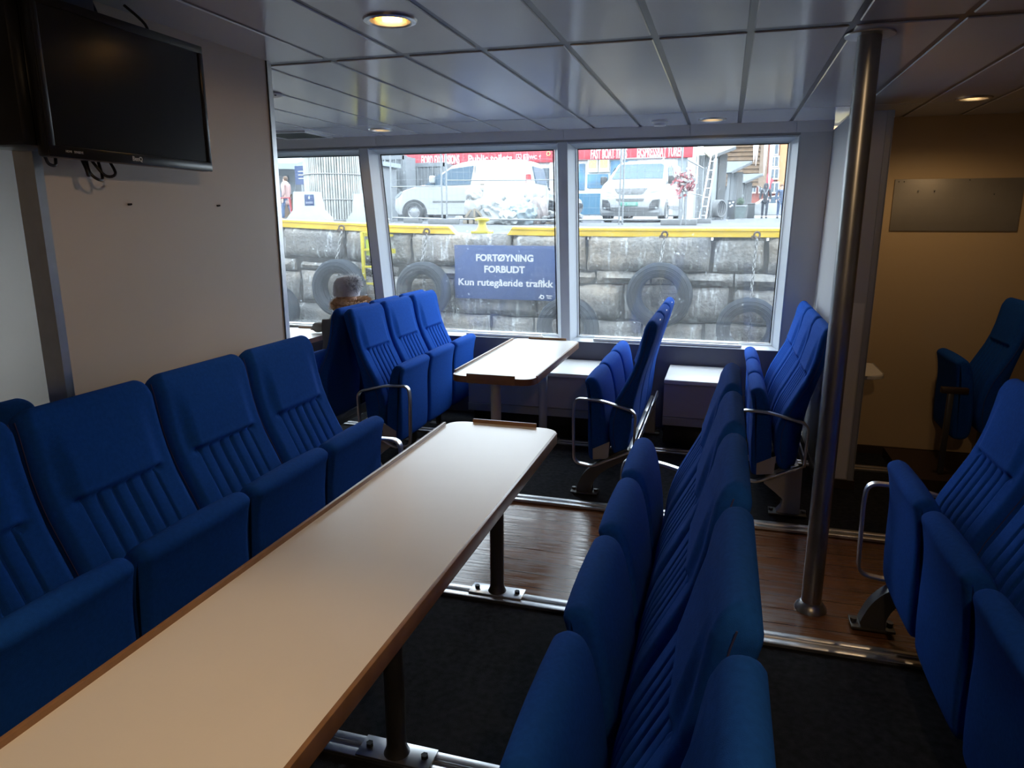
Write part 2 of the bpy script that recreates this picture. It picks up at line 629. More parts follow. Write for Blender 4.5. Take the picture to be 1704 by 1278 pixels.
def slab(bm, x0, x1, z0, z1, o0, o1):
    """piece of the leaning window wall between two heights, o0/o1 measured outwards"""
    hexa(bm, [(x0, yw(z0) + o0, z0), (x1, yw(z0) + o0, z0), (x1, yw(z0) + o1, z0), (x0, yw(z0) + o1, z0),
              (x0, yw(z1) + o0, z1), (x1, yw(z1) + o0, z1), (x1, yw(z1) + o1, z1), (x0, yw(z1) + o1, z1)])


bm = B(); box(bm, -5.5, 4.5, -2.5, 5.6, -0.06, 0.0)
struct('floor', bm, 'wood')
bm = B(); box(bm, -5.5, 4.5, -2.5, 2.535, 0.0, 0.006)
struct('floor_carpet_near', bm, 'carpet')
bm = B(); box(bm, -5.5, 4.5, 3.69, 5.42, 0.0, 0.006)
struct('floor_carpet_far', bm, 'carpet')

for i, y in enumerate((0.65, 1.625, 2.575, 3.652, 4.75)):
    bm = B()
    box(bm, -4.2, 4.2, y - 0.0425, y + 0.0425, 0.006 if i != 9 else 0, 0.010)
    rbox(bm, -4.2, 4.2, y - 0.0425, y - 0.010, 0.008, 0.020, 0.003)
    rbox(bm, -4.2, 4.2, y + 0.012, y + 0.0425, 0.008, 0.020, 0.003)
    struct('trim_%d' % (i + 1), bm, 'alu')

# ceiling: panels with sunk joints
bm = B()
xs = [0.356 - 0.3184 * k for k in range(-13, 20)][::-1]
ycuts = [(-2.5, 0.845), (0.905, 2.682), (2.742, 4.545), (4.557, 5.30)]
for a, b in zip(xs[:-1], xs[1:]):
    for y0, y1 in ycuts:
        rbox(bm, a + 0.011, b - 0.011, y0, y1, CEIL, CEIL + 0.02, 0.003, 1)
c_pan = struct('ceiling', bm, 'ceiling')
bm = B(); box(bm, -5.7, 4.6, -2.6, 5.5, CEIL + 0.0045, CEIL + 0.05)
c_jnt = struct('ceiling_joints', bm, 'joint')
LAMPS = [(-1.064, 2.242, 'round ceiling downlight with warm glow above the near long table'),
         (-2.365, 4.771, 'small glowing ceiling downlight near the left-hand window'),
         (-0.128, 4.884, 'glowing ceiling downlight above the middle of the right-hand window'),
         (1.189, 4.443, 'warm ceiling downlight in front of the brown side wall')]
# round openings for the recessed lamps
bm = B()
for lx, ly, _ in LAMPS:
    lathe(bm, [(0.069, CEIL - 0.05), (0.069, CEIL + 0.12)], lx, ly, 40)
cut = mesh_obj('opening', bm, 'joint')
for o in (c_pan, c_jnt):
    md = o.modifiers.new('opening', 'BOOLEAN')
    md.object = cut
    md.solver = 'EXACT'
    dg = bpy.context.evaluated_depsgraph_get()
    me = bpy.data.meshes.new_from_object(o.evaluated_get(dg))
    o.modifiers.clear()
    o.data = me
    for p in me.polygons:
        p.use_smooth = False
bpy.data.objects.remove(cut)

# window wall
bm = B()
slab(bm, -5.5, 0.612, 2.078, 2.169, 0.02, 0.30)
for x0, x1 in ((-5.5, -4.25), (-2.733, -2.657), (-1.178, -1.108), (0.412, 0.612)):
    slab(bm, x0, x1, 0.635, 2.085, 0.0, 0.22)
struct('wall_window', bm, 'frame')
bm = B()
for x0, x1 in ((-5.5, -2.586), (-2.583, -1.136), (-1.133, -0.275), (-0.272, 0.389), (0.392, 0.612)):
    slab(bm, x0, x1, 2.100, 2.169, 0.0, 0.05)
struct('trim_6', bm, 'fascia')
bm = B(); slab(bm, -5.5, 0.612, 2.076, 2.100, 0.004, 0.05)
struct('trim_7', bm, 'satin')
bm = B(); box(bm, -5.5, 0.612, 5.355, 5.55, 0.0, 0.637)
struct('wall_below_windows', bm, 'navywall')
bm = B(); slab(bm, 0.42, 0.612, 0.637, 2.10, -0.006, 0.01)
struct('trim_8', bm, 'greywall')

for n, (x0, x1) in enumerate(((-4.25, -2.733), (-2.657, -1.178), (-1.108, 0.412))):
    bm = B()
    z0, z1, dp = 0.637, 2.082, 0.115
    a, b2, zz0, zz1 = x0 + 0.052, x1 - 0.052, 0.668, 2.047
    O = [(x0, z0), (x1, z0), (x1, z1), (x0, z1)]
    I = [(a, zz0), (b2, zz0), (b2, zz1), (a, zz1)]
    vo = [bm.verts.new((x, yw(z) - 0.004, z)) for x, z in O]
    vi = [bm.verts.new((x, yw(z) + dp, z)) for x, z in I]
    vb = [bm.verts.new((x, yw(z) + dp, z)) for x, z in O]
    for k in range(4):
        j = (k + 1) % 4
        bm.faces.new((vo[k], vo[j], vi[j], vi[k]))
        bm.faces.new((vi[k], vi[j], vb[j], vb[k]))
        bm.faces.new((vb[k], vb[j], vo[j], vo[k]))
    w = struct('window_%d' % (n + 1), bm, 'frame', ang=20)
    # pane and its gasket
    bm = B()
    slab(bm, a, b2, zz0, zz1, dp - 0.012, dp - 0.006)
    struct('pane', bm, 'pane', parent=w)
    bm = B()
    g = 0.007
    for q in ((a, a + g, zz0, zz1), (b2 - g, b2, zz0, zz1), (a, b2, zz1 - g, zz1)):
        slab(bm, q[0], q[1], q[2], q[3], dp - 0.022, dp - 0.013)
    struct('gasket', bm, 'gasket', parent=w)
    bm = B()
    slab(bm, a, b2, zz0, zz0 + 0.008, dp - 0.03, dp - 0.013)
    struct('lower_bead', bm, 'sillwhite', parent=w)
    s0, s1 = ((-3.65, -2.95), (-1.97, -1.33), (-0.93, 0.16))[n]
    bm = B()
    for k, (o0, dz) in enumerate(((0.012, 0.006), (0.045, 0.016))):
        zc = 0.645 + dz
        rbox(bm, s0, s1 - 0.02 * k, 5.355 + o0, 5.355 + o0 + 0.028, zc - 0.004, zc + 0.012, 0.003)
    struct('sill_strip', bm, 'sillwhite', parent=w)

# bench under the windows
for x0, x1, lab in ((-1.76, -0.735, 'white-topped low bench with grey front behind the window table'),
                    (-0.34, 0.155, 'short white-topped bench below the right-hand window')):
    h = (x1 - x0) / 2
    t = thing('bench', lab, 'bench', ((x0 + x1) / 2, 4.95, 0), 0, 'low benches under the windows')
    bm = B(); rbox(bm, -h, h, -0.15, 0.395, 0.468, 0.498, 0.006); part('bench_top', bm, 'benchtop', t)
    bm = B(); box(bm, -h, h, -0.12, 0.385, 0.235, 0.468); part('front_panel', bm, 'bench', t)
    bm = B(); box(bm, -h, h, -0.13, 0.385, 0.175, 0.231); part('lower_panel', bm, 'satin', t)
    bm = B(); box(bm, -h, h, 0.0, 0.38, 0.006, 0.175); part('plinth', bm, 'black', t)

# partition at the right end of the windows
bm = B(); box(bm, 0.614, 0.795, 4.345, 5.30, 0.062, 2.112)
struct('wall_partition', bm, 'greywall')
bm = B()
box(bm, 0.612, 0.632, 4.338, 4.350, 0.062, 2.112)
box(bm, 0.772, 0.802, 4.336, 4.352, 0.062, 2.112)
box(bm, 0.800, 0.806, 4.336, 4.40, 0.062, 2.112)
struct('trim_9', bm, 'satin')
bm = B(); box(bm, 0.640, 0.764, 4.340, 4.350, 0.07, 1.10)
struct('trim_10', bm, 'fascia')
bm = B(); box(bm, 0.605, 0.812, 4.33, 5.30, 0.006, 0.062)
struct('baseboard_partition', bm, 'skirt')

# side wall right of the partition
bm = B(); box(bm, 0.795, 4.5, 5.12, 5.30, 0.055, 2.185)
struct('wall_side', bm, 'tanwall')
bm = B(); box(bm, 0.795, 4.5, 5.105, 5.30, 0.006, 0.06)
struct('baseboard_side', bm, 'skirt')

# short partition on the left, carrying the television
bm = B(); box(bm, -1.855, -1.80, 1.550, 2.664, 0.0, 2.18)
struct('wall_left', bm, 'wall')
bm = B()
box(bm, -1.862, -1.795, 2.640, 2.668, 0.0, 2.168)
box(bm, -1.862, -1.793, 1.545, 1.572, 0.0, 2.168)
struct('trim_11', bm, 'alu')
bm = B()
box(bm, -1.7985, -1.7965, 2.634, 2.640, 0.0, 2.168)
struct('trim_12', bm, 'gasket')
bm = B(); box(bm, -3.30, -3.22, -2.5, 2.35, 0.0, 2.18)
struct('wall_beyond', bm, 'greywall')

# outer shell of the saloon
bm = B(); box(bm, -5.6, 4.6, -2.6, -2.5, 0, 2.2)
struct('wall_back', bm, 'wall')
bm = B(); box(bm, -5.6, -5.5, -2.5, 5.5, 0, 2.2)
struct('wall_far_left', bm, 'wall')
bm = B(); box(bm, 4.5, 4.6, -2.5, 5.5, 0, 2.2)
struct('wall_far_right', bm, 'wall')
bm = B(); box(bm, -1.80, -1.22, 0.55, 2.62, 0.006, 0.060)
struct('floor_plinth', bm, 'carpet')

# the ship's own side above and below the saloon
bm = B(); box(bm, -34, 22, -4, 5.00, 2.30, 6.6)  # unseen upper works, added to keep sky light off the quay wall
struct('ship_upper_deck', bm, 'hull')
bm = B(); box(bm, -34, 22, -4, 5.58, -1.6, -0.07)
struct('ship_hull', bm, 'hull')

# ------------------------------------------------------------------ ceiling fittings
lamp0 = None
for x, y, lab in LAMPS:
    if lamp0 is None:
        t = thing('ceiling_downlight', lab, 'ceiling light', (x, y, CEIL), 0, 'round ceiling downlights')
        bm = B()
        lathe(bm, [(0.062, 0.008), (0.064, -0.005), (0.070, -0.009), (0.083, -0.006), (0.086, 0.0), (0.064, 0.0)], n=40, cap=False)
        part('trim_ring', bm, 'alu', t)
        bm = B()
        lathe(bm, [(0.0635, 0.0), (0.062, 0.02), (0.056, 0.05), (0.040, 0.066), (0.003, 0.070)], n=32, cap=False)
        part('reflector', bm, 'dish', t)
        for s in (-1, 1):
            bm = B()
            tube(bm, [(s * 0.024 - 0.022, 0, 0.022), (s * 0.024 + 0.020, 0, 0.022)], 0.011)
            part('lamp_tube', bm, 'glow', t)
        lamp0 = t
    else:
        copy_tree(lamp0, (x, y, CEIL), 0.3, lab)
lamp_light(-1.064, 2.242, 7, size=1.5)
lamp_light(-2.365, 4.771, 3)
lamp_light(-0.128, 4.884, 3)
lamp_light(1.189, 4.443, 6.5)
# further lamps of the same ceiling, behind and beside the camera
lamp_light(-0.85, 0.70, 18, size=1.05)
lamp_light(0.40, 0.35, 20, z=2.13, size=3.13, blend=0.05)
lamp_light(-2.95, 1.25, 2.0)

t = thing('smoke_detector', 'small white smoke detector on the ceiling near the window', 'smoke detector', (-0.447, 4.844, CEIL))
bm = B(); lathe(bm, [(0.055, 0.0), (0.055, -0.012), (0.042, -0.020), (0.038, -0.034), (0.004, -0.036)][::-1], n=24); part('housing', bm, 'white', t)
t = thing('ceiling_vent', 'dark square air vent set in the ceiling by the left window', 'vent', (-3.10, 4.86, CEIL))
bm = B()
for x0, x1, y0, y1 in ((-0.20, 0.20, -0.20, -0.175), (-0.20, 0.20, 0.165, 0.19), (-0.20, -0.175, -0.175, 0.165), (0.175, 0.20, -0.175, 0.165)):
    box(bm, x0, x1, y0, y1, -0.012, 0.0)
part('vent_frame', bm, 'white', t)
bm = B()
for k in range(17):
    box(bm, -0.175, 0.175, -0.172 + k * 0.02, -0.160 + k * 0.02, -0.010, -0.002)
part('grille', bm, 'vent', t)
t = thing('speaker_disc', 'flat white round ceiling plate beside the left partition', 'ceiling plate', (-2.25, 3.308, CEIL))
bm = B(); lathe(bm, [(0.07, 0.0), (0.07, -0.006), (0.06, -0.009), (0.002, -0.009)][::-1], n=32); part('disc', bm, 'white', t)
bm = B(); ball(bm, 0.05, -0.02, -0.010, 0.006, 0.006, 0.004); part('screw', bm, 'bolt', t)

# ------------------------------------------------------------------ support pole
t = thing('support_pole', 'tall round steel pole from floor to ceiling beside the aisle', 'pole', (0.428, 2.868, 0))
bm = B(); cyl(bm, (0, 0, 0.0), (0, 0, CEIL), 0.0385, 40); part('tube', bm, 'steel', t)
bm = B(); lathe(bm, [(0.0385, 0.0), (0.062, 0.0), (0.060, 0.012), (0.046, 0.030), (0.0385, 0.036)], n=32); part('floor_collar', bm, 'steel', t)
bm = B(); lathe(bm, [(0.039, CEIL - 0.002), (0.039, CEIL - 0.007), (0.080, CEIL - 0.006), (0.081, CEIL - 0.001)], n=40); part('ceiling_ring', bm, 'alu', t)

# ------------------------------------------------------------------ television and things on the walls
t = thing('television', 'black flat-screen television hung high on the cream partition', 'television', (-1.645, 1.752, 1.70))
t.scale = (1, 0.93, 1)
bm = B()
rbox(bm, -0.025, 0.012, -0.322, 0.322, 0.005, 0.385, 0.008)
rbox(bm, -0.055, -0.02, -0.24, 0.24, 0.06, 0.32, 0.015)
part('casing', bm, 'black', t)
bm = B()
for y0, y1, z0, z1 in ((-0.322, 0.322, 0.362, 0.385), (-0.322, 0.322, 0.005, 0.034), (-0.322, -0.302, 0.03, 0.365), (0.302, 0.322, 0.03, 0.365)):
    rbox(bm, 0.010, 0.018, y0, y1, z0, z1, 0.003)
part('bezel', bm, 'black', t)
bm = B(); box(bm, 0.010, 0.0135, -0.303, 0.303, 0.033, 0.364); part('screen', bm, 'screen', t)
text('logo', 'BenQ', 0.017, (0.0185, -0.02, 0.020), t, 'logo', rot=(PI / 2, 0, PI / 2), bold=0.0005, ext=0.0003)
text('port_lettering', 'HDMI   SENSEYE', 0.008, (0.0185, -0.245, 0.021), t, 'logo', rot=(PI / 2, 0, PI / 2), ext=0.0003)
bm = B(); rbox(bm, -0.20, -0.03, -0.352, -0.06, 0.03, 0.455, 0.01); part('mount_box', bm, 'black', t)
bm = B()
box(bm, -0.155, -0.135, -0.09, 0.09, 0.11, 0.29)
box(bm, -0.14, -0.05, -0.03, 0.03, 0.17, 0.23)
box(bm, -0.075, -0.05, -0.08, 0.08, 0.12, 0.28)
part('wall_bracket', bm, 'black', t)
for pts in ([(-0.05, -0.14, 0.02), (-0.03, -0.155, -0.02), (-0.02, -0.14, -0.040), (-0.03, -0.11, -0.035), (-0.05, -0.10, 0.02)],
            [(-0.05, -0.16, 0.02), (-0.02, -0.175, -0.015), (-0.02, -0.17, -0.032), (-0.03, -0.155, -0.02), (-0.05, -0.15, 0.02)],
            [(-0.05, -0.13, 0.02), (-0.03, -0.10, -0.028), (-0.02, -0.07, -0.022), (-0.05, -0.06, 0.02)],
            [(-0.02, -0.305, 0.01), (-0.02, -0.295, -0.010), (-0.02, -0.275, -0.012), (-0.03, -0.262, 0.01)],
            [(-0.05, 0.17, 0.37), (-0.06, 0.165, 0.42), (-0.10, 0.13, 0.468)],
            [(-0.05, -0.02, 0.37), (-0.07, -0.02, 0.42), (-0.10, -0.01, 0.468)]):
    bm = B(); tube(bm, smooth_path(pts, 6), 0.0042); part('cable', bm, 'black', t)

for y, z, lab in ((1.859, 1.598, 'small screw in the cream partition below the television, near its middle'),
                  (2.274, 1.602, 'small screw in the cream partition right of the television shadow')):
    bm = B(); tube(bm, [(-0.001, 0, 0), (0.008, 0, 0)], 0.0035)
    tube(bm, [(0.006, 0, 0), (0.008, 0.006, 0.001)], 0.003)
    solo('wall_screw', bm, 'bolt', lab, 'screw', (-1.80, y, z), group='screws left in the cream partition')

t = thing('metal_plate', 'wide grey metal plate screwed to the brown side wall', 'wall plate', (1.346, 5.118, 1.485))
bm = B(); rbox(bm, -0.352, 0.352, -0.008, 0.0, 0.0, 0.315, 0.002); part('panel', bm, 'plate', t)
for x, z in ((-0.215, 0.245), (-0.125, 0.245)):
    bm = B(); tube(bm, [(x, -0.008, z), (x, -0.022, z)], 0.004); part('peg', bm, 'alu', t)
for x, z in ((-0.33, 0.30), (-0.30, 0.30), (0.20, 0.22), (0.06, 0.305)):
    bm = B(); tube(bm, [(x, -0.007, z), (x, -0.0105, z)], 0.003); part('screw', bm, 'bolt', t)

t = thing('folding_shelf', 'small rounded shelf fixed behind the grey partition end', 'shelf', (0.806, 4.62, 0.66))
bm = B()
pts = [(0.0, -0.22), (0.06, -0.22), (0.115, -0.18), (0.13, -0.10), (0.13, 0.22), (0.0, 0.22)]
prism(bm, [tuple(p)[:2] for p in round_corners([Vector((u, v, 0)) for u, v in pts], 0.03)], 0.0, 0.016, 'z')
part('shelf_board', bm, 'laminate', t)
bm = B()
prism(bm, [(0.132 * math.sin(a) ** 1, -0.10 - 0.122 * math.cos(a)) for a in np.linspace(0, PI / 2, 9)] + [(0.134, 0.22), (0.126, 0.22)]
      + [(0.125 * math.sin(a), -0.10 - 0.115 * math.cos(a)) for a in np.linspace(PI / 2, 0, 9)], -0.004, 0.018, 'z')
part('metal_edge', bm, 'alu', t)
bm = B(); box(bm, 0.0, 0.02, -0.12, 0.12, -0.12, 0.0); box(bm, 0.0, 0.09, -0.01, 0.01, -0.03, 0.0); part('bracket', bm, 'alu', t)

# ------------------------------------------------------------------ tables


def make_table(label, cx, y0, y1, legs, lips, r=0.085, wide=0.474):
    t = thing('table', label, 'table', (cx, (y0 + y1) / 2, 0), 0, 'cream-topped saloon tables')
    h, L = wide / 2, (y1 - y0) / 2
    out = [tuple(p)[:2] for p in round_corners([Vector(p) for p in ((-h, -L, 0), (h, -L, 0), (h, L, 0), (-h, L, 0))], r, 8)]
    bm = B(); prism(bm, [(u * 0.992, v * 0.997) for u, v in out], 0.690, 0.724, 'z'); part('tabletop', bm, 'laminate', t)
    bm = B()
    n = len(out)
    for z0, z1 in ((0.688, 0.7225),):
        a = [bm.verts.new((u, v, z0)) for u, v in out]; b = [bm.verts.new((u, v, z1)) for u, v in out]
        a2 = [bm.verts.new((u * 0.985, v * 0.995, z0)) for u, v in out]; b2 = [bm.verts.new((u * 0.985, v * 0.995, z1)) for u, v in out]
        for i in range(n):
            j = (i + 1) % n
            bm.faces.new((a[i], a[j], b[j], b[i])); bm.faces.new((b[i], b[j], b2[j], b2[i])); bm.faces.new((a2[i], a2[j], a[j], a[i]))
    part('edge_band', bm, 'edge', t)
    w = 0.011
    for kind in lips:
        bm = B()
        if kind == 'left':
            rbox(bm, -h - 0.004, -h - 0.004 + w, -L + r, L - r + 0.01, 0.686, 0.737, 0.002)
        elif kind == 'right':
            rbox(bm, h + 0.004 - w, h + 0.004, -L + r, L - r + 0.01, 0.686, 0.729, 0.002)
        elif kind == 'far':
            rbox(bm, -h + 0.10, h - 0.10, L + 0.003 - w, L + 0.003, 0.686, 0.739, 0.002)
        else:
            rbox(bm, -h + 0.10, h - 0.10, -L - 0.003, -L - 0.003 + w, 0.686, 0.739, 0.002)
        part('table_lip', bm, 'lip', t)
    for ly in legs:
        yy = ly - (y0 + y1) / 2
        bm = B(); cyl(bm, (0, yy, 0.024), (0, yy, 0.690), 0.029, 28)
        lathe(bm, [(0.029, 0.060), (0.031, 0.045), (0.038, 0.028), (0.040, 0.022)], 0, yy, 28)
        lg = part('leg', bm, 'legsteel' if cx < -1 else 'legmetal', t)
        bm = B(); rbox(bm, -0.115, 0.115, yy - 0.042, yy + 0.042, 0.020, 0.027, 0.002)
        part('foot_plate', bm, 'alu', lg)
        for s in (-1, 1):
            bm = B(); cyl(bm, (s * 0.088, yy, 0.026), (s * 0.088, yy, 0.038), 0.011, 6); part('bolt', bm, 'bolt', lg)
        bm = B(); rbox(bm, -0.07, 0.07, yy - 0.07, yy + 0.07, 0.682, 0.690, 0.002); part('top_plate', bm, 'legmetal', lg)
    return t


make_table('long cream table with brown edge, nearest, running towards the windows', -0.832, 0.35, 2.712, (0.65, 1.625, 2.600), ('left', 'right', 'far'))
make_table('shorter white-topped table standing at the middle window, beyond the wooden aisle', -1.17, 3.555, 4.862, (3.652, 4.75), ('left', 'right', 'near', 'far'))
make_table('cream table by the left window, in front of the person in a fur pompom hat', -3.05, 3.555, 4.862, (3.652, 4.75), ('left', 'far'))

# ------------------------------------------------------------------ tip-up saloon chairs
BZ = [0.268, 0.30, 0.36, 0.456, 0.52, 0.58, 0.66, 0.74, 0.80, 0.86, 0.92, 0.97, 1.0, 1.025]
BF = [0.104, 0.116, 0.130, 0.131, 0.116, 0.095, 0.055, 0.015, -0.008, -0.024, -0.034, -0.042, -0.050, -0.06]
BR = [0.030, 0.020, 0.012, 0.004, 0.0, -0.008, -0.026, -0.048, -0.066, -0.084, -0.101, -0.114, -0.119, -0.121]
HW = 0.2155


def sstep(x):
    x = max(0.0, min(1.0, x))
    return x * x * (3 - 2 * x)


def back_mesh():
    bm = B()
    zs = sorted(set([round(v, 4) for v in list(np.linspace(0.270, 0.74, 22)) + list(np.linspace(0.75, 0.80, 11)) + list(np.linspace(0.81, 0.975, 9))]))
    cap = [(1 - math.cos(a)) for a in np.linspace(0.15, PI / 2, 8)]
    top0, topr = 0.975, 0.050
    zl = [(z, 1.0, HW) for z in zs]
    for a in np.linspace(0.15, PI / 2 * 0.985, 9):
        zl.append((top0 + topr * math.sin(a), math.cos(a), HW - 0.045 * (1 - math.cos(a))))
    low = [(0.262, 0.80, HW - 0.004)]
    rings = []
    ys = np.linspace(-1, 1, 97)
    for z, k, w in low + zl:
        zf = min(z, top0 + 0.02)
        f, r = np.interp(zf, BZ, BF), np.interp(zf, BZ, BR)
        mid, half = (f + r) / 2, (f - r) / 2 * k
        f, r = mid + half, mid - half
        rf, rr = min(0.030, half * 0.9), min(0.016, half * 0.8)
        loop = []
        yy = [math.copysign(abs(u) ** 0.8, u) * w for u in ys]
        for y in yy:
            d = w - abs(y)
            x = f
            if d < rf:
                x -= rf - math.sqrt(max(0, rf * rf - (rf - d) ** 2))
            m = sstep((0.134 - abs(y)) / 0.010) * sstep((0.774 - z) / 0.010)
            x -= 0.013 * m
            ph = ((y + 0.130) / 0.052) % 1.0
            dd = min(ph, 1 - ph) * 0.052
            x += m * (0.0085 * (1 - math.exp(-(dd / 0.0045) ** 2)) + 0.003 * math.sin(PI * ph))
            if k > 0.99:
                x += 0.015 * sstep((z - 0.768) / 0.022) * sstep((1.0 - z) / 0.15) * sstep((0.175 - abs(y)) / 0.055)
            dm = math.exp(-((z - 0.768) / 0.010) ** 2) * math.exp(-((abs(y) - 0.138) / 0.016) ** 2)
            x -= 0.012 * dm
            loop.append((x, y, z))
        for y in [w - 0.001, w - 0.005, w - 0.016, w * 0.6, 0, -w * 0.6, -w + 0.016, -w + 0.005, -w + 0.001]:
            d = w - abs(y)
            x = r
            if d < rr:
                x += rr - math.sqrt(max(0, rr * rr - (rr - d) ** 2))
            loop.append((x, y, z))
        rings.append([bm.verts.new(p) for p in loop])
    n = len(rings[0])
    for a, b in zip(rings[:-1], rings[1:]):
        for k in range(n):
            bm.faces.new((a[k], a[(k + 1) % n], b[(k + 1) % n], b[k]))
    bm.faces.new(rings[0][::-1])
    bm.faces.new(rings[-1])
    return bm


def piping_mesh(s):
    bm = B()
    pts = []
    for z in np.linspace(0.30, 1.0, 26):
        pts.append((np.interp(z, BZ, BF) - 0.029, s * (HW + 0.0003), z))
    tube(bm, pts, circ(0.0016, 6))
    return bm


SEAT = [(0.205, 0.212), (0.236, 0.224), (0.246, 0.30), (0.250, 0.42), (0.252, 0.54), (0.264, 0.63), (0.273, 0.668), (0.262, 0.687),
        (0.236, 0.696), (0.207, 0.684), (0.186, 0.648), (0.167, 0.575), (0.150, 0.465), (0.142, 0.36), (0.142, 0.27), (0.155, 0.228), (0.18, 0.213)]


def seat_mesh():
    bm = B()
    P = [Vector((u, v, 0)) for u, v in SEAT]
    P = smooth_path(P, 4, closed=True)
    n = len(P)
    nor = []
    for i in range(n):
        t = (P[(i + 1) % n] - P[i - 1]).normalized()
        nor.append(Vector((t.y, -t.x, 0)))
    cen = sum(P, Vector()) / n
    if (P[0] - cen).dot(nor[0]) < 0:
        nor = [-q for q in nor]
    rings = []
    st = [(HW, 0.022), (HW - 0.002, 0.014), (HW - 0.008, 0.006), (HW - 0.018, 0.0015), (HW - 0.03, 0.0)]
    stations = [(-w, i) for w, i in st] + [(-0.09, -0.003), (0.0, -0.004), (0.09, -0.003)] + [(w, i) for w, i in st[::-1]]
    for y, ins in stations:
        rings.append([bm.verts.new((P[i].x - nor[i].x * ins, y, P[i].y - nor[i].y * ins)) for i in range(n)])
    for a, b in zip(rings[:-1], rings[1:]):
        for k in range(n):
            bm.faces.new((a[k], a[(k + 1) % n], b[(k + 1) % n], b[k]))
    bm.faces.new(rings[0][::-1])
    bm.faces.new(rings[-1])
    return bm


ARM = round_corners([(0.318, 0.0, 0.205), (0.326, 0.0, 0.50), (0.318, 0.0, 0.580), (0.18, 0.0, 0.578), (0.0, 0.0, 0.532), (-0.022, 0.0, 0.505),
                     (-0.018, 0.0, 0.30), (0.02, 0, 0.284), (0.19, 0.0, 0.200), (0.22, 0, 0.192)], 0.045, 6)


def rect_sec(w, h):
    return [(-w / 2, -h / 2), (w / 2, -h / 2), (w / 2, h / 2), (-w / 2, h / 2)]


def arm_mesh(s):
    bm = B()
    sec = [(-0.016, -0.003), (-0.013, -0.006), (0.013, -0.006), (0.016, -0.003), (0.016, 0.003), (0.013, 0.006), (-0.013, 0.006), (-0.016, 0.003)]
    tube(bm, [(p.x, s * (HW + 0.030), p.z) for p in ARM], sec, closed=True, up=(0, 1, 0))
    return bm


def leg_curved(s):
    bm = B()
    y0, y1 = s * (HW + 0.012), s * (HW - 0.045)
    out = [(0.300, 0.020), (0.292, 0.075), (0.262, 0.135), (0.215, 0.183), (0.16, 0.214), (0.10, 0.262),
           (0.02, 0.300), (0.0, 0.255), (0.08, 0.205), (0.15, 0.158), (0.195, 0.105), (0.215, 0.055), (0.218, 0.020)]
    pts = [(p.x, p.y) for p in smooth_path([Vector((u, v, 0)) for u, v in out], 3, closed=True)]
    prism(bm, pts, min(y0, y1), max(y0, y1), 'y')
    return bm


def leg_upright(s):
    bm = B()
    y0, y1 = s * (HW + 0.012), s * (HW - 0.045)
    out = [(-0.02, 0.020), (-0.018, 0.15), (-0.015, 0.285), (0.09, 0.255), (0.16, 0.215), (0.17, 0.18), (0.11, 0.135), (0.07, 0.10), (0.075, 0.055), (0.10, 0.020)]
    prism(bm, out, min(y0, y1), max(y0, y1), 'y')
    return bm


ME = {}


def shared(key, fn, m):
    if key not in ME:
        o = mesh_obj(key, fn(), m)
        ME[key] = o.data
        bpy.data.objects.remove(o)
    return ME[key]


def put(name, me, parent):
    o = bpy.data.objects.new(name, me)
    COL.objects.link(o)
    o.parent = parent
    return o


def plate_mesh(s):
    bm = B()
    y = s * (HW + 0.003)
    prism(bm, [(0.125, 0.235), (0.212, 0.222), (0.214, 0.285), (0.120, 0.335)], min(y, y + s * 0.004), max(y, y + s * 0.004), 'y')
    return bm


def foot_mesh(s, x0, x1):
    bm = B()
    y0, y1 = s * (HW + 0.03), s * (HW - 0.06)
    rbox(bm, x0 - 0.035, x1 + 0.035, min(y0, y1), max(y0, y1), 0.014, 0.024, 0.002)
    for x in (x0 - 0.022, x1 + 0.022):
        cyl(bm, (x, (y0 + y1) / 2, 0.022), (x, (y0 + y1) / 2, 0.038), 0.012, 8)
    return bm


def beam_mesh(w):
    bm = B()
    rbox(bm, 0.0, 0.045, -w / 2, w / 2, 0.245, 0.290, 0.006)
    rbox(bm, -0.030, -0.018, -w / 2, w / 2, 0.285, 0.330, 0.004)
    return bm


def tab_mesh():
    bm = B()
    z = 1.006
    rbox(bm, -0.112, -0.105, -0.02, 0.02, 0.985, 1.008, 0.002)
    return bm


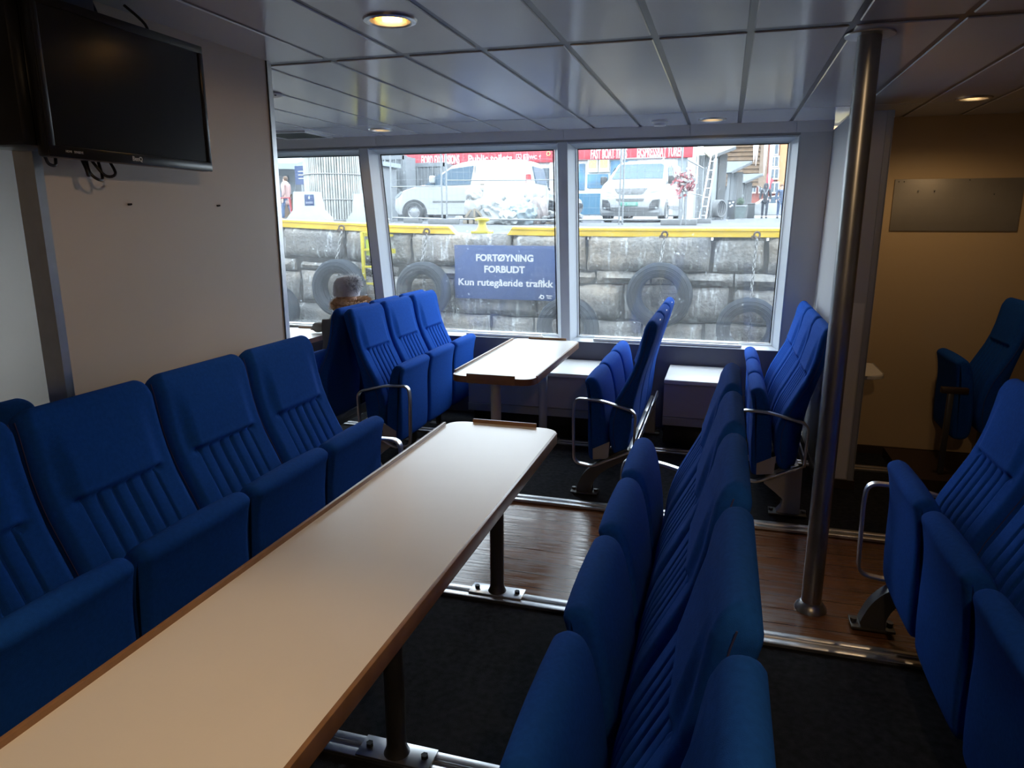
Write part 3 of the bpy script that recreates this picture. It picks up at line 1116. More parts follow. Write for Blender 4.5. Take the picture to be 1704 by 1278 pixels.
def chair(label, group, x, y, face, arm=0, leg=None, legside=0, pitch=0.46, up=0.0, seat_down=False, tab=False, plain_leg=True, wood_arm=False):
    """face: -1 looks towards -x, +1 towards +x"""
    t = thing('saloon_chair', label, 'chair', (x, y, up), 0 if face > 0 else PI, group)
    b = put('backrest', shared('backrest_mesh', back_mesh, M['fabric']), t)
    for q in (-1, 1):
        put('piping', shared('piping%d' % q, lambda: piping_mesh(q), M['piping']), b)
    s = put('seat', shared('seat_mesh', seat_mesh, M['fabric']), t)
    if seat_down:
        s.rotation_euler = (0, PI / 2 - 0.12, 0)
        s.location = (0.10 - 0.255, 0, 0.40 + 0.175)
    put('beam', shared('beam%d' % round(pitch * 1000), lambda: beam_mesh(pitch), M['alu']), t)
    if arm:
        put('armrest', shared('arm%d' % arm, lambda: arm_mesh(arm), M['alu']), t)
        put('seat_bracket', shared('plate%d' % arm, lambda: plate_mesh(arm), M['satin']), t)
    if leg:
        fn = leg_curved if leg == 'curved' else leg_upright
        l = put('leg', shared('leg%s%d' % (leg, legside), lambda: fn(legside), M['legmetal'] if leg == 'curved' else M['satin']), t)
        x0, x1 = (0.215, 0.30) if leg == 'curved' else (-0.02, 0.10)
        put('foot', shared('foot%s%d' % (leg, legside), lambda: foot_mesh(legside, x0, x1), M['legmetal']), l)
    elif plain_leg:
        def pl():
            bm = B()
            rbox(bm, 0.01, 0.04, -0.02, 0.02, 0.006, 0.25, 0.003)
            rbox(bm, -0.04, 0.09, -0.03, 0.03, 0.005, 0.012, 0.002)
            return bm
        put('leg', shared('leg_plain', pl, M['legmetal']), t)
    if tab:
        put('number_tab', shared('tab', tab_mesh, M['alu']), t)
    if wood_arm:
        bm = B(); rbox(bm, 0.20, 0.34, HW + 0.01, HW + 0.05, 0.50, 0.535, 0.004)
        part('armrest', bm, 'skirt', t)
        bm = B(); rbox(bm, 0.27, 0.30, HW + 0.01, HW + 0.04, 0.01, 0.50, 0.004)
        part('armrest_post', bm, 'legmetal', t)
    return t


ORD = ['nearest the wooden aisle', 'second from the wooden aisle', 'third from the wooden aisle', 'fourth from the wooden aisle', 'nearest the camera']
g = 'blue chairs against the cream partition'
for i, y in enumerate((2.405, 1.955, 1.505, 1.055)):
    chair('blue chair with folded seat in the row below the television, ' + ORD[i], g, -1.600, y, 1, arm=1 if i == 0 else 0,
          leg='upright' if i == 0 else None, legside=1, pitch=0.446, up=0.055, plain_leg=True)
g = 'blue chairs along the right of the near table'
for i, y in enumerate((2.590, 2.112, 1.636, 1.140, 0.648)):
    chair('blue chair with folded seat facing the near long table, ' + ORD[i], g, -0.030, y, -1, arm=-1 if i == 0 else 0,
          leg='curved' if i == 0 else None, legside=-1, pitch=0.474)
g = 'blue chairs beside the steel pole'
for i, y in enumerate((2.575, 2.085, 1.600)):
    chair('dark blue chair in the row right of the steel pole, ' + ('nearest the pole', 'second from the pole', 'third from the pole')[i],
          g, 0.895, y, -1, arm=-1 if i == 0 else 0, leg='curved' if i == 0 else None, legside=-1, pitch=0.474)
WIN = ['nearest the wooden aisle', 'middle of the three', 'closest to the window']
g = 'blue chairs right of the window table'
for i, y in enumerate((4.045, 4.500, 4.955)):
    chair('blue chair seen from its side right of the window table, ' + WIN[i], g, -0.435, y, -1, arm=1 if i == 0 else 0,
          leg='curved' if i == 0 else ('upright' if i == 2 else None), legside=1 if i == 0 else -1, pitch=0.452, tab=True)
g = 'blue chairs left of the window table'
for i, y in enumerate((4.045, 4.500, 4.960)):
    chair('bright blue chair facing the window table from its left, ' + WIN[i], g, -2.085, y, 1, arm=-1 if i == 0 else 0,
          leg='upright' if i == 0 else None, legside=-1, pitch=0.452)
g = 'blue chairs at the left window table'
for i, y in enumerate((4.045, 4.500, 4.960)):
    chair('blue chair turned to the left window, back to back, ' + WIN[i], g, -2.335, y, -1, leg='upright' if i == 0 else None, legside=1,
          pitch=0.452, seat_down=(i == 1))
g = 'blue chairs against the grey partition'
for i, y in enumerate((4.045, 4.500, 4.955)):
    chair('blue chair backing onto the grey partition, ' + WIN[i], g, 0.448, y, -1, arm=1 if i == 0 else 0,
          leg='upright' if i == 0 else None, legside=1, pitch=0.452)
chair('dark chair in shadow at the far right in front of the brown side wall', None, 1.60, 4.82, -1, up=0.07, wood_arm=True)
chair('dark chair back showing behind the partition end at the left edge', None, -2.11, 1.40, -1, plain_leg=True)
bm = B(); box(bm, 1.1, 2.4, 4.45, 5.05, 0.006, 0.072)
struct('floor_step', bm, 'skirt')

# ------------------------------------------------------------------ people


def skin_obj(name, chains, m, parent=None, root=0, levels=1, loc=(0, 0, 0), rz=0.0):
    """chains: list of lists of (x, y, z, rx[, ry]); points at the same place are shared"""
    bm = B()
    lay = bm.verts.layers.skin.verify()
    seen = {}

    def V(p):
        k = (round(p[0], 4), round(p[1], 4), round(p[2], 4))
        if k not in seen:
            v = bm.verts.new(p[:3])
            r = p[3]
            v[lay].radius = (r, p[4] if len(p) > 4 else r)
            seen[k] = v
        return seen[k]
    first = None
    for ch in chains:
        vs = [V(p) for p in ch]
        if first is None:
            first = vs[0]
        for a, b in zip(vs[:-1], vs[1:]):
            if bm.edges.get((a, b)) is None:
                bm.edges.new((a, b))
    first[lay].use_root = True
    me = bpy.data.meshes.new(name)
    bm.to_mesh(me)
    bm.free()
    me.materials.append(M[m])
    o = bpy.data.objects.new(name, me)
    COL.objects.link(o)
    sk = o.modifiers.new('skin', 'SKIN')
    sk.use_smooth_shade = True
    sb = o.modifiers.new('subsurf', 'SUBSURF')
    sb.levels = levels
    sb.render_levels = levels
    o.location = loc
    o.rotation_euler = (0, 0, rz)
    o.parent = parent
    return o


def hand_chain(w, d, side, r=0.0085, curl=1.0):
    """palm and five fingers from wrist point w in direction d (horizontal), side = thumb direction"""
    w, d, s = Vector(w), Vector(d).normalized(), Vector(side).normalized()
    out = []
    palm = w + d * 0.045
    out.append([tuple(w) + (0.021,), tuple(palm) + (0.030, 0.015)])
    for k, (off, ln) in enumerate(((0.027, 0.078), (0.009, 0.088), (-0.009, 0.082), (-0.026, 0.064))):
        a = w + d * 0.085 + s * off
        b = a + d * ln * 0.5 * curl + Vector((0, 0, -0.006))
        e = a + d * ln * (0.95 if curl > 0.9 else 0.42) + Vector((0, 0, -0.022))
        out.append([tuple(palm) + (0.030, 0.015), tuple(a) + (r,), tuple(b) + (r,), tuple(e) + (r * 0.85,)])
    a = w + d * 0.03 + s * 0.034
    out.append([tuple(palm) + (0.030, 0.015), tuple(a) + (0.011,), tuple(a + d * 0.03 + s * 0.016) + (r,), tuple(a + d * 0.055 + s * 0.018) + (r * 0.9,)])
    return out


def head_parts(t, cx, cy, cz, facing, parent_body, hair='hair', s=1.0):
    """face details on a head centred at cx,cy,cz; facing = unit direction in the xy-plane"""
    f = Vector(facing).normalized()
    r = Vector((-f.y, f.x, 0))
    c0 = Vector((cx, cy, cz))
    bm = B()
    for k in (-1, 1):
        p = c0 + f * 0.082 * s + r * 0.032 * k * s + Vector((0, 0, 0.01 * s))
        ball(bm, p.x, p.y, p.z, 0.011 * s, 0.011 * s, 0.008 * s)
    part('eyes', bm, 'hair', parent_body)
    bm = B()
    p = c0 + f * 0.097 * s + Vector((0, 0, -0.02 * s))
    ball(bm, p.x, p.y, p.z, 0.014 * s, 0.014 * s, 0.022 * s)
    part('nose', bm, 'skin', parent_body)
    bm = B()
    p = c0 + f * 0.085 * s + Vector((0, 0, -0.062 * s))
    ball(bm, p.x, p.y, p.z, 0.012 * s + abs(r.x) * 0.014, 0.012 * s + abs(r.y) * 0.014, 0.006 * s)
    part('mouth', bm, 'red', parent_body)
    bm = B()
    for k in (-1, 1):
        p = c0 + r * 0.078 * k * s + Vector((0, 0, -0.005 * s))
        ball(bm, p.x, p.y, p.z, 0.012 * s + abs(f.x) * 0.01, 0.012 * s + abs(f.y) * 0.01, 0.03 * s)
    part('ears', bm, 'skin', parent_body)


def fur(cx, cy, cz, rx, ry, rz, n, length, m, parent, seed=1, dirs=None, base=0.006):
    rnd = random.Random(seed)
    bm = B()
    b2 = bmesh.new()
    bmesh.ops.create_icosphere(b2, subdivisions=3, radius=1)
    merge(bm, b2, Matrix.Translation((cx, cy, cz)) @ Matrix.Diagonal((rx, ry, rz, 1)))
    for _ in range(n):
        d = Vector((rnd.gauss(0, 1), rnd.gauss(0, 1), rnd.gauss(0, 1))).normalized()
        p = Vector((cx + d.x * rx * 0.9, cy + d.y * ry * 0.9, cz + d.z * rz * 0.9))
        q = d + Vector((rnd.gauss(0, 0.25), rnd.gauss(0, 0.25), rnd.gauss(0, 0.25) - 0.15))
        e = p + q.normalized() * length * rnd.uniform(0.6, 1.15)
        a = d.orthogonal().normalized()
        b = d.cross(a)
        w = base * rnd.uniform(0.6, 1.1)
        v = [bm.verts.new(p + a * w), bm.verts.new(p - a * w * 0.5 + b * w * 0.87), bm.verts.new(p - a * w * 0.5 - b * w * 0.87), bm.verts.new(e)]
        for f in ((0, 1, 3), (1, 2, 3), (2, 0, 3)):
            bm.faces.new([v[i] for i in f])
    return part('fur_pompom' if m == 'furgrey' else 'fur_collar', bm, m, parent, recalc=False)


# seated passenger: back to the camera side, looking towards -x
t = thing('person', 'seated person in grey hat with big fur pompom and tan fur collar, back to us', 'person', (-2.505, 4.48, 0))
t.scale = (1, 1, 0.97)
body = [[(-0.06, 0, 0.52, 0.145, 0.115), (-0.02, 0, 0.64, 0.14, 0.105), (0.0, 0, 0.80, 0.155, 0.11), (0.01, 0, 0.915, 0.145, 0.095), (0.0, 0, 0.975, 0.06), (-0.012, 0, 1.02, 0.055),
         (-0.028, 0, 1.055, 0.070, 0.078), (-0.030, 0, 1.11, 0.072, 0.080), (-0.028, 0, 1.155, 0.045)],
        [(-0.06, 0, 0.52, 0.145, 0.115), (-0.12, 0.10, 0.50, 0.090), (-0.30, 0.11, 0.50, 0.080), (-0.46, 0.11, 0.49, 0.062), (-0.47, 0.11, 0.30, 0.055), (-0.46, 0.11, 0.10, 0.042), (-0.52, 0.11, 0.045, 0.038), (-0.62, 0.11, 0.035, 0.034)],
        [(-0.06, 0, 0.52, 0.145, 0.115), (-0.12, -0.10, 0.50, 0.090), (-0.30, -0.11, 0.50, 0.080), (-0.46, -0.11, 0.49, 0.062), (-0.47, -0.11, 0.30, 0.055), (-0.46, -0.11, 0.10, 0.042), (-0.52, -0.11, 0.045, 0.038), (-0.62, -0.11, 0.035, 0.034)],
        [(0.01, 0, 0.915, 0.145, 0.095), (0.0, 0.155, 0.91, 0.062), (-0.14, 0.205, 0.83, 0.052), (-0.25, 0.215, 0.80, 0.044), (-0.335, 0.215, 0.79, 0.026)],
        [(0.01, 0, 0.915, 0.145, 0.095), (0.0, -0.155, 0.91, 0.062), (-0.03, -0.195, 0.75, 0.052), (-0.05, -0.20, 0.67, 0.044), (-0.16, -0.12, 0.63, 0.034), (-0.22, -0.08, 0.625, 0.024)]]
body += hand_chain((-0.335, 0.215, 0.79), (-1, 0, 0), (0, -1, 0), curl=0.4)
body += hand_chain((-0.22, -0.08, 0.625), (-0.9, 0.4, 0), (-0.4, -0.9, 0))
bd = skin_obj('body', body, 'skin', t, levels=2)
head_parts(t, -0.015, 0, 1.085, (-1, 0, 0), bd, s=0.9)
# winter jacket over the trunk, and one sleeve resting on the table
jk = skin_obj('jacket', [[(-0.055, 0, 0.55, 0.185, 0.15), (-0.02, 0, 0.66, 0.18, 0.14), (0.0, 0, 0.80, 0.19, 0.145), (0.01, 0, 0.925, 0.175, 0.12), (0.0, 0, 0.99, 0.085)],
                         [(0.01, 0, 0.925, 0.175, 0.12), (0.0, 0.175, 0.91, 0.085), (-0.14, 0.215, 0.84, 0.075), (-0.25, 0.218, 0.806, 0.064), (-0.325, 0.216, 0.802, 0.058)],
                         [(0.01, 0, 0.925, 0.175, 0.12), (0.0, -0.175, 0.91, 0.085), (-0.03, -0.205, 0.76, 0.072), (-0.06, -0.205, 0.67, 0.064), (-0.16, -0.13, 0.635, 0.054)]], 'jacket', t, levels=2)
skin_obj('trousers', [[(-0.06, 0, 0.53, 0.16, 0.13), (-0.12, 0.10, 0.50, 0.10), (-0.30, 0.11, 0.50, 0.088), (-0.46, 0.11, 0.49, 0.070), (-0.47, 0.11, 0.30, 0.064), (-0.46, 0.11, 0.11, 0.052)],
                      [(-0.06, 0, 0.53, 0.16, 0.13), (-0.12, -0.10, 0.50, 0.10), (-0.30, -0.11, 0.50, 0.088), (-0.46, -0.11, 0.49, 0.070), (-0.47, -0.11, 0.30, 0.064), (-0.46, -0.11, 0.11, 0.052)]], 'trousers', t, levels=2)
skin_obj('mitten', [[(-0.315, 0.215, 0.797, 0.055, 0.050), (-0.375, 0.215, 0.795, 0.058, 0.052), (-0.44, 0.213, 0.793, 0.050, 0.042)], [(-0.375, 0.215, 0.795, 0.058, 0.052), (-0.40, 0.165, 0.79, 0.024), (-0.43, 0.155, 0.785, 0.02)]], 'jacket', t, levels=2)
bm = B()
lathe(bm, [(0.090, 1.065), (0.094, 1.10), (0.092, 1.13), (0.082, 1.165), (0.062, 1.192), (0.032, 1.207), (0.004, 1.210)], -0.028, 0, 24)
hat = part('knitted_hat', bm, 'hat', t)
fur(0.022, -0.012, 1.148, 0.050, 0.054, 0.052, 1500, 0.040, 'furgrey', hat, 3, base=0.0032)
bm = B()
torus(bm, 0.095, 0.040, Matrix.Translation((0.01, 0, 0.995)) @ Matrix.Diagonal((1, 1.25, 1, 1)), 28, 10)
rnd = random.Random(5)
for _ in range(1100):
    a = rnd.uniform(0, 2 * PI); k = rnd.uniform(-0.4, PI)
    cx_, cy_ = 0.01 + math.cos(a) * (0.095 + 0.036 * math.cos(k)), math.sin(a) * 1.25 * (0.095 + 0.036 * math.cos(k))
    p = Vector((cx_, cy_, 0.995 + 0.040 * math.sin(k)))
    d = Vector((math.cos(a) * math.cos(k), math.sin(a) * math.cos(k), math.sin(k))) + Vector((rnd.gauss(0, .3), rnd.gauss(0, .3), rnd.gauss(0, .3)))
    e = p + d.normalized() * 0.028
    q = d.orthogonal().normalized() * 0.003
    bm.faces.new((bm.verts.new(p + q), bm.verts.new(p - q), bm.verts.new(e)))
part('fur_collar', bm, 'furtan', t, recalc=False)


def walker(label, loc, rz, H, coat, legs, coat_len, hood=False, scarf=None, straps=False, stride=0.16, hairc='hair', group=None):
    """a standing or walking person, local +x is forward"""
    k = H / 1.75
    t = thing('person', label, 'person', loc, rz, group)
    P = lambda x, y, z, r, r2=None: (x * k, y * k, z * k, r * k) + ((r2 * k,) if r2 else ())
    pel, che = P(0, 0, 0.93, 0.13, 0.10), P(0, 0, 1.30, 0.145, 0.10)
    ch = [[pel, P(0, 0, 1.10, 0.125, 0.095), che, P(0, 0, 1.42, 0.10, 0.07), P(0.005, 0, 1.49, 0.052), P(0.015, 0, 1.56, 0.072, 0.085), P(0.015, 0, 1.65, 0.076, 0.090), P(0.008, 0, 1.715, 0.045)]]
    for s in (-1, 1):
        f = stride * s
        ch.append([pel, P(0.01, 0.09 * s, 0.86, 0.085), P(f * 0.6 + 0.03, 0.10 * s, 0.50, 0.06), P(f * 0.9 - 0.02, 0.10 * s, 0.26, 0.05), P(f, 0.10 * s, 0.085, 0.036), P(f + 0.08, 0.11 * s, 0.035, 0.034), P(f + 0.16, 0.115 * s, 0.03, 0.028)])
        ch.append([P(0, 0, 1.42, 0.10, 0.07), P(0, 0.18 * s, 1.40, 0.062), P(-f * 0.4 - 0.02, 0.235 * s, 1.12, 0.045), P(-f * 0.5 + 0.06, 0.235 * s, 0.90, 0.033)])
        ch += hand_chain((( -f * 0.5 + 0.06) * k, 0.235 * s * k, 0.90 * k), (0.25, 0, -1), (0.9, 0, 0.25), 0.008)
    bd = skin_obj('body', ch, 'skin', t, levels=1)
    head_parts(t, 0.015 * k, 0, 1.62 * k, (1, 0, 0), bd, s=k)
    cc = [[P(0, 0, coat_len, 0.185, 0.15), P(0, 0, (coat_len + 1.1) / 2, 0.175, 0.14), P(0, 0, 1.12, 0.165, 0.13), P(0, 0, 1.32, 0.18, 0.135), P(0, 0, 1.45, 0.12, 0.09)]]
    for s in (-1, 1):
        f = stride * s
        cc.append([P(0, 0, 1.45, 0.12, 0.09), P(0, 0.195 * s, 1.40, 0.085), P(-f * 0.4 - 0.02, 0.25 * s, 1.12, 0.068), P(-f * 0.5 + 0.05, 0.25 * s, 0.93, 0.052)])
    skin_obj('coat', cc, coat, t, levels=1)
    ll = []
    for s in (-1, 1):
        f = stride * s
        ll.append([P(0, 0, 0.92, 0.14, 0.11), P(0.01, 0.09 * s, 0.84, 0.098), P(f * 0.6 + 0.03, 0.10 * s, 0.50, 0.075), P(f * 0.9 - 0.02, 0.10 * s, 0.26, 0.064), P(f, 0.10 * s, 0.11, 0.056)])
    skin_obj('trousers', ll, legs, t, levels=1)
    for s in (-1, 1):
        bm = B(); f = stride * s
        rbox(bm, (f - 0.07) * k, (f + 0.19) * k, (0.11 * s - 0.05) * k, (0.11 * s + 0.05) * k, 0, 0.10 * k, 0.03, 3)
        part('shoe', bm, 'carblack', t)
    bm = B()
    if hood:
        lathe(bm, [(0.12 * k, 1.45 * k), (0.135 * k, 1.55 * k), (0.128 * k, 1.66 * k), (0.09 * k, 1.75 * k), (0.004, 1.78 * k)], -0.035 * k, 0, 20)
        part('hood', bm, coat, t)
    else:
        ball(bm, -0.012 * k, 0, 1.665 * k, 0.098 * k, 0.092 * k, 0.098 * k)
        part('hair', bm, hairc, t)
    if scarf:
        bm = B(); torus(bm, 0.085 * k, 0.05 * k, Matrix.Translation((0.02 * k, 0, 1.49 * k)), 20, 8)
        rbox(bm, 0.10 * k, 0.18 * k, -0.06 * k, 0.05 * k, 1.18 * k, 1.48 * k, 0.02)
        part('scarf', bm, scarf, t)
    if straps:
        for s in (-1, 1):
            bm = B(); tube(bm, [(0.10 * k, s * 0.11 * k, 1.46 * k), (0.185 * k, s * 0.055 * k, 1.33 * k), (0.19 * k, 0.004 * s, 1.20 * k)], rect_sec(0.03, 0.012), up=(1, 0, 0))
            part('white_strap', bm, 'signwhite', t)
    return t


# ------------------------------------------------------------------ the quay outside
QY = 11.4


def lerp(x, X, Y):
    return float(np.interp(x, X, Y))


def edge_z(x):
    """height of the quay edge along its length"""
    return lerp(x, [-12, -7.77, -5.55, -4.6, -2.25, 3], [1.46, 1.423, 1.331, 1.315, 1.288, 1.290])


def gz(x, y):
    far = lerp(y, [11.4, 14, 17, 20, 22.5, 27, 40, 60, 90], [1.29, 1.38, 1.45, 1.475, 1.49, 1.55, 1.655, 1.72, 1.75])
    k = max(0.0, 1 - (y - 11.4) / 9.0)
    return far + (edge_z(x) - 1.29) * k


RC = cam.rotation_euler.to_matrix()
FPX = 1182.2


def at(px, py, Y):
    """real place of a picture point at a known distance Y from the ship"""
    d = RC @ Vector(((px - 852) / FPX, (639 - py) / FPX, -1))
    k = Y / d.y
    return Vector((d.x * k, Y, CAMZ + d.z * k))


# ground
bm = B()
ysr = [11.46, 11.8, 12.5, 14, 17, 20, 22.5, 27, 33, 40, 60, 90]
xsr = [-60, -30, -20, -12, -9.5, -7.77, -6.6, -5.55, -4.6, -3.4, -2.25, 0, 3, 8, 20, 40]
G = [[bm.verts.new((x, y, gz(x, y))) for x in xsr] for y in ysr]
for i in range(len(ysr) - 1):
    for j in range(len(xsr) - 1):
        bm.faces.new((G[i][j], G[i][j + 1], G[i + 1][j + 1], G[i + 1][j]))
struct('ground_quay', bm, 'asphalt')
bm = B(); box(bm, -40, 30, 5.9, 11.5, -1.6, -1.5)
struct('water', bm, 'water')

# wall of big granite blocks
rnd = random.Random(11)
bm = B()
courses = [(-0.035, 0.53, [-12, -10.6, -9.2, -7.76, -6.47, -5.17, -3.37, -2.13, -0.20, 0.615, 2.2, 3.6, 5.2]),
           (0.53, 0.74, None), (0.74, 1.32, [-12, -10.2, -9.0, -7.4, -6.1, -4.4, -2.95, -1.52, 0.12, 1.6, 3.2, 5.2]),
           (1.32, 1.90, [-12, -10.9, -9.3, -7.9, -6.2, -5.0, -3.75, -3.0, -1.2, -0.25, 1.3, 3.1, 5.2]), (1.90, 2.5, [-12, -10, -8, -6.4, -4.7, -2.7, -1.0, 0.8, 2.9, 5.2])]


def rough_block(bm, x0, x1, zt0, zt1, zb0, zb1, front, rnd):
    nx = max(2, int((x1 - x0) / 0.09)); nz = max(2, int((max(zt0, zt1) - min(zb0, zb1)) / 0.09))
    g = []
    s1, s2 = rnd.uniform(0, 9), rnd.uniform(0, 9)
    for j in range(nz + 1):
        row = []
        for i in range(nx + 1):
            u, v = i / nx, j / nz
            x = x0 + (x1 - x0) * u
            zt, zb = zt0 + (zt1 - zt0) * u, zb0 + (zb1 - zb0) * u
            z = zb + (zt - zb) * v
            e = min(u * (x1 - x0), (1 - u) * (x1 - x0), v * (zt - zb), (1 - v) * (zt - zb))
            y = front + 0.085 * (1 - sstep(e / 0.075)) - 0.02 * math.sin(x * 3.1 + s1) * math.sin(z * 4.3 + s2) + rnd.uniform(-0.007, 0.007)
            if 0 < i < nx:
                z += 0.012 * math.sin(x * 7 + s2) * (1 if j in (0, nz) else 0)
            if 0 < j < nz and i in (0, nx):
                x += 0.012 * math.sin(z * 9 + s1)
            row.append(bm.verts.new((x, y, z)))
        g.append(row)
    for j in range(nz):
        for i in range(nx):
            bm.faces.new((g[j][i], g[j][i + 1], g[j + 1][i + 1], g[j + 1][i]))
    # top, bottom and side returns into the wall
    for row in (g[0], g[-1]):
        back = [bm.verts.new((v.co.x, front + 0.3, v.co.z)) for v in row]
        for i in range(nx):
            bm.faces.new((row[i], row[i + 1], back[i + 1], back[i]))
    for i in (0, nx):
        colv = [g[j][i] for j in range(nz + 1)]
        back = [bm.verts.new((v.co.x, front + 0.3, v.co.z)) for v in colv]
        for j in range(nz):
            bm.faces.new((colv[j], colv[j + 1], back[j + 1], back[j]))


for d0, d1, cuts in courses:
    if cuts is None:
        cuts = [-12.0]
        while cuts[-1] < 5:
            cuts.append(cuts[-1] + rnd.uniform(0.28, 0.95))
    for a, b in zip(cuts[:-1], cuts[1:]):
        top = lambda x: edge_z(x) - d0
        bot = lambda x: edge_z(x) - d1
        j = rnd.uniform(-0.02, 0.02) if d0 > 0 else 0
        rough_block(bm, a + 0.018, b - 0.018, top(a) - 0.010 + (0 if d0 < 0 else j), top(b) - 0.010, bot(a) + 0.012, bot(b) + 0.012 + j, QY + rnd.uniform(-0.035, 0.03), rnd)
struct('wall_quay', bm, 'stone', ang=50)
bm = B(); box(bm, -14, 8, QY + 0.09, QY + 0.30, -1.6, 1.25)
struct('wall_quay_core', bm, 'mortar')


# yellow edge beams
def kerb(name, xs, bevel_left, bevel_right):
    bm = B()
    rings = []
    n = len(xs)
    for i, x in enumerate(xs):
        z = edge_z(x)
        b0 = 0.12 if (i == 0 and bevel_left) else 0
        b1 = 0.14 if (i == n - 1 and bevel_right) else 0
        y = QY + 0.03
        prof = [(0, 0.015), (0, 0.10), (-0.012, 0.105), (-0.012, 0.138), (0.03, 0.155), (0.20, 0.155), (0.20, 0.015)]
        rings.append([bm.verts.new((x + (b0 - b1) * (zz / 0.15), y + yy, z + zz)) for yy, zz in prof])
    for A, Bq in zip(rings[:-1], rings[1:]):
        for k in range(len(A)):
            bm.faces.new((A[k], Bq[k], Bq[(k + 1) % len(A)], A[(k + 1) % len(A)]))
    bm.faces.new(rings[0]); bm.faces.new(rings[-1][::-1])
    return struct(name, bm, 'yellow')


kerb('kerb_1', [-12, -10, -8.5, -7.77, -7, -6.3, -5.55, -5.0, -4.36], False, True)
kerb('kerb_2', [-3.47, -2.6, -1.5, 0, 1.5, 3, 5], True, False)

# bollard
t = thing('mooring_bollard', 'squat yellow mooring bollard on the quay edge above the blue sign', 'bollard', (-3.95, QY + 0.22, edge_z(-3.95) + 0.027))
bm = B(); rbox(bm, -0.15, 0.15, -0.16, 0.16, 0.0, 0.045, 0.012)
lathe(bm, [(0.135, 0.04), (0.10, 0.07), (0.075, 0.11), (0.062, 0.17), (0.066, 0.20)], n=24); part('post', bm, 'yellow2', t)
bm = B(); lathe(bm, [(0.066, 0.19), (0.11, 0.205), (0.128, 0.228), (0.122, 0.25), (0.09, 0.265), (0.01, 0.270)], n=24); part('cap', bm, 'yellow2', t)

# blue mooring sign
sx0, sx1, sz0, sz1 = -4.34, -2.555, 0.268, 1.150
t = thing('mooring_sign', 'large blue Norwegian no-mooring sign bolted to the stone quay wall', 'sign', ((sx0 + sx1) / 2, QY - 0.085, (sz0 + sz1) / 2))
hw_, hh_ = (sx1 - sx0) / 2, (sz1 - sz0) / 2
bm = B(); rbox(bm, -hw_, hw_, 0.0, 0.02, -hh_, hh_, 0.004); part('board', bm, 'signblue', t)
text('lettering', 'FORTØYNING', 0.152, (-0.020, -0.002, 0.235), t, 'signwhite', bold=0.0055, fit=0.985)
text('lettering', 'FORBUDT', 0.152, (-0.023, -0.002, 0.048), t, 'signwhite', bold=0.0055, fit=0.70)
text('lettering', 'Kun rutegående trafikk', 0.158, (-0.018, -0.002, -0.170), t, 'signwhite', bold=0.0036, fit=1.645)
text('small_lettering', 'Bergen\nHavn', 0.036, (0.745, -0.002, -0.375), t, 'signwhite', bold=0.001, align='CENTER')
bm = B()
torus(bm, 0.026, 0.009, Matrix.Translation((0.625, -0.002, -0.383)) @ Matrix.Rotation(PI / 2, 4, 'X'), 20, 6)
tube(bm, [(0.602, -0.003, -0.385), (0.604, -0.003, -0.330)], rect_sec(0.010, 0.006))
tube(bm, smooth_path([(0.572, -0.003, -0.405), (0.585, -0.003, -0.385), (0.592, -0.003, -0.362)], 5), rect_sec(0.014, 0.006))
part('logo', bm, 'signwhite', t)
for x in (-hw_ + 0.04, hw_ - 0.04):
    for z in (-hh_ + 0.035, hh_ - 0.035):
        bm = B(); tube(bm, [(x, 0.08, z), (x, -0.008, z)], 0.010); part('bolt', bm, 'chain', t)

# ladder
t = thing('quay_ladder', 'bright yellow steel ladder on the quay wall behind the left mullion', 'ladder', (-5.76, QY - 0.14, 0.30))
L0, L1 = -0.25, 0.235
for x in (L0, L1):
    bm = B(); rbox(bm, x - 0.025, x + 0.025, -0.03, 0.03, 0.0 + 0.13, 1.06, 0.006)
    box(bm, x - 0.02, x + 0.02, 0.0, 0.17, 0.98, 1.02)
    part('rail', bm, 'yellow2', t)
for k in range(4):
    bm = B(); rbox(bm, L0, L1, -0.015, 0.015, 0.155 + 0.29 * k, 0.195 + 0.29 * k, 0.006); part('rung', bm, 'yellow2', t)
bm = B(); box(bm, L0 + 0.05, L1 - 0.05, 0.02, 0.03, 0.66, 0.93); part('marker_sheet', bm, 'hivis', t)
bm = B(); box(bm, L1 + 0.02, L1 + 0.12, 0.02, 0.03, 0.70, 0.78); part('tag', bm, 'yellow2', t)


# tyres with chains
def chain_links(bm, x0, y0, z0, x1, y1, z1, link=0.085, r=0.0095):
    a, b = Vector((x0, y0, z0)), Vector((x1, y1, z1))
    n = max(2, int((b - a).length / (link * 0.72)))
    d = (b - a).normalized()
    for k in range(n):
        p = a + (b - a) * ((k + 0.5) / n)
        q = d.to_track_quat('Y', 'Z').to_matrix().to_4x4()
        m = Matrix.Translation(p) @ q @ Matrix.Rotation(PI / 2 * (k % 2) + 0.5, 4, 'Y') @ Matrix.Diagonal((0.62, 1.0, 1.0, 1))
        torus(bm, link / 2 - r, r, m, 12, 5)


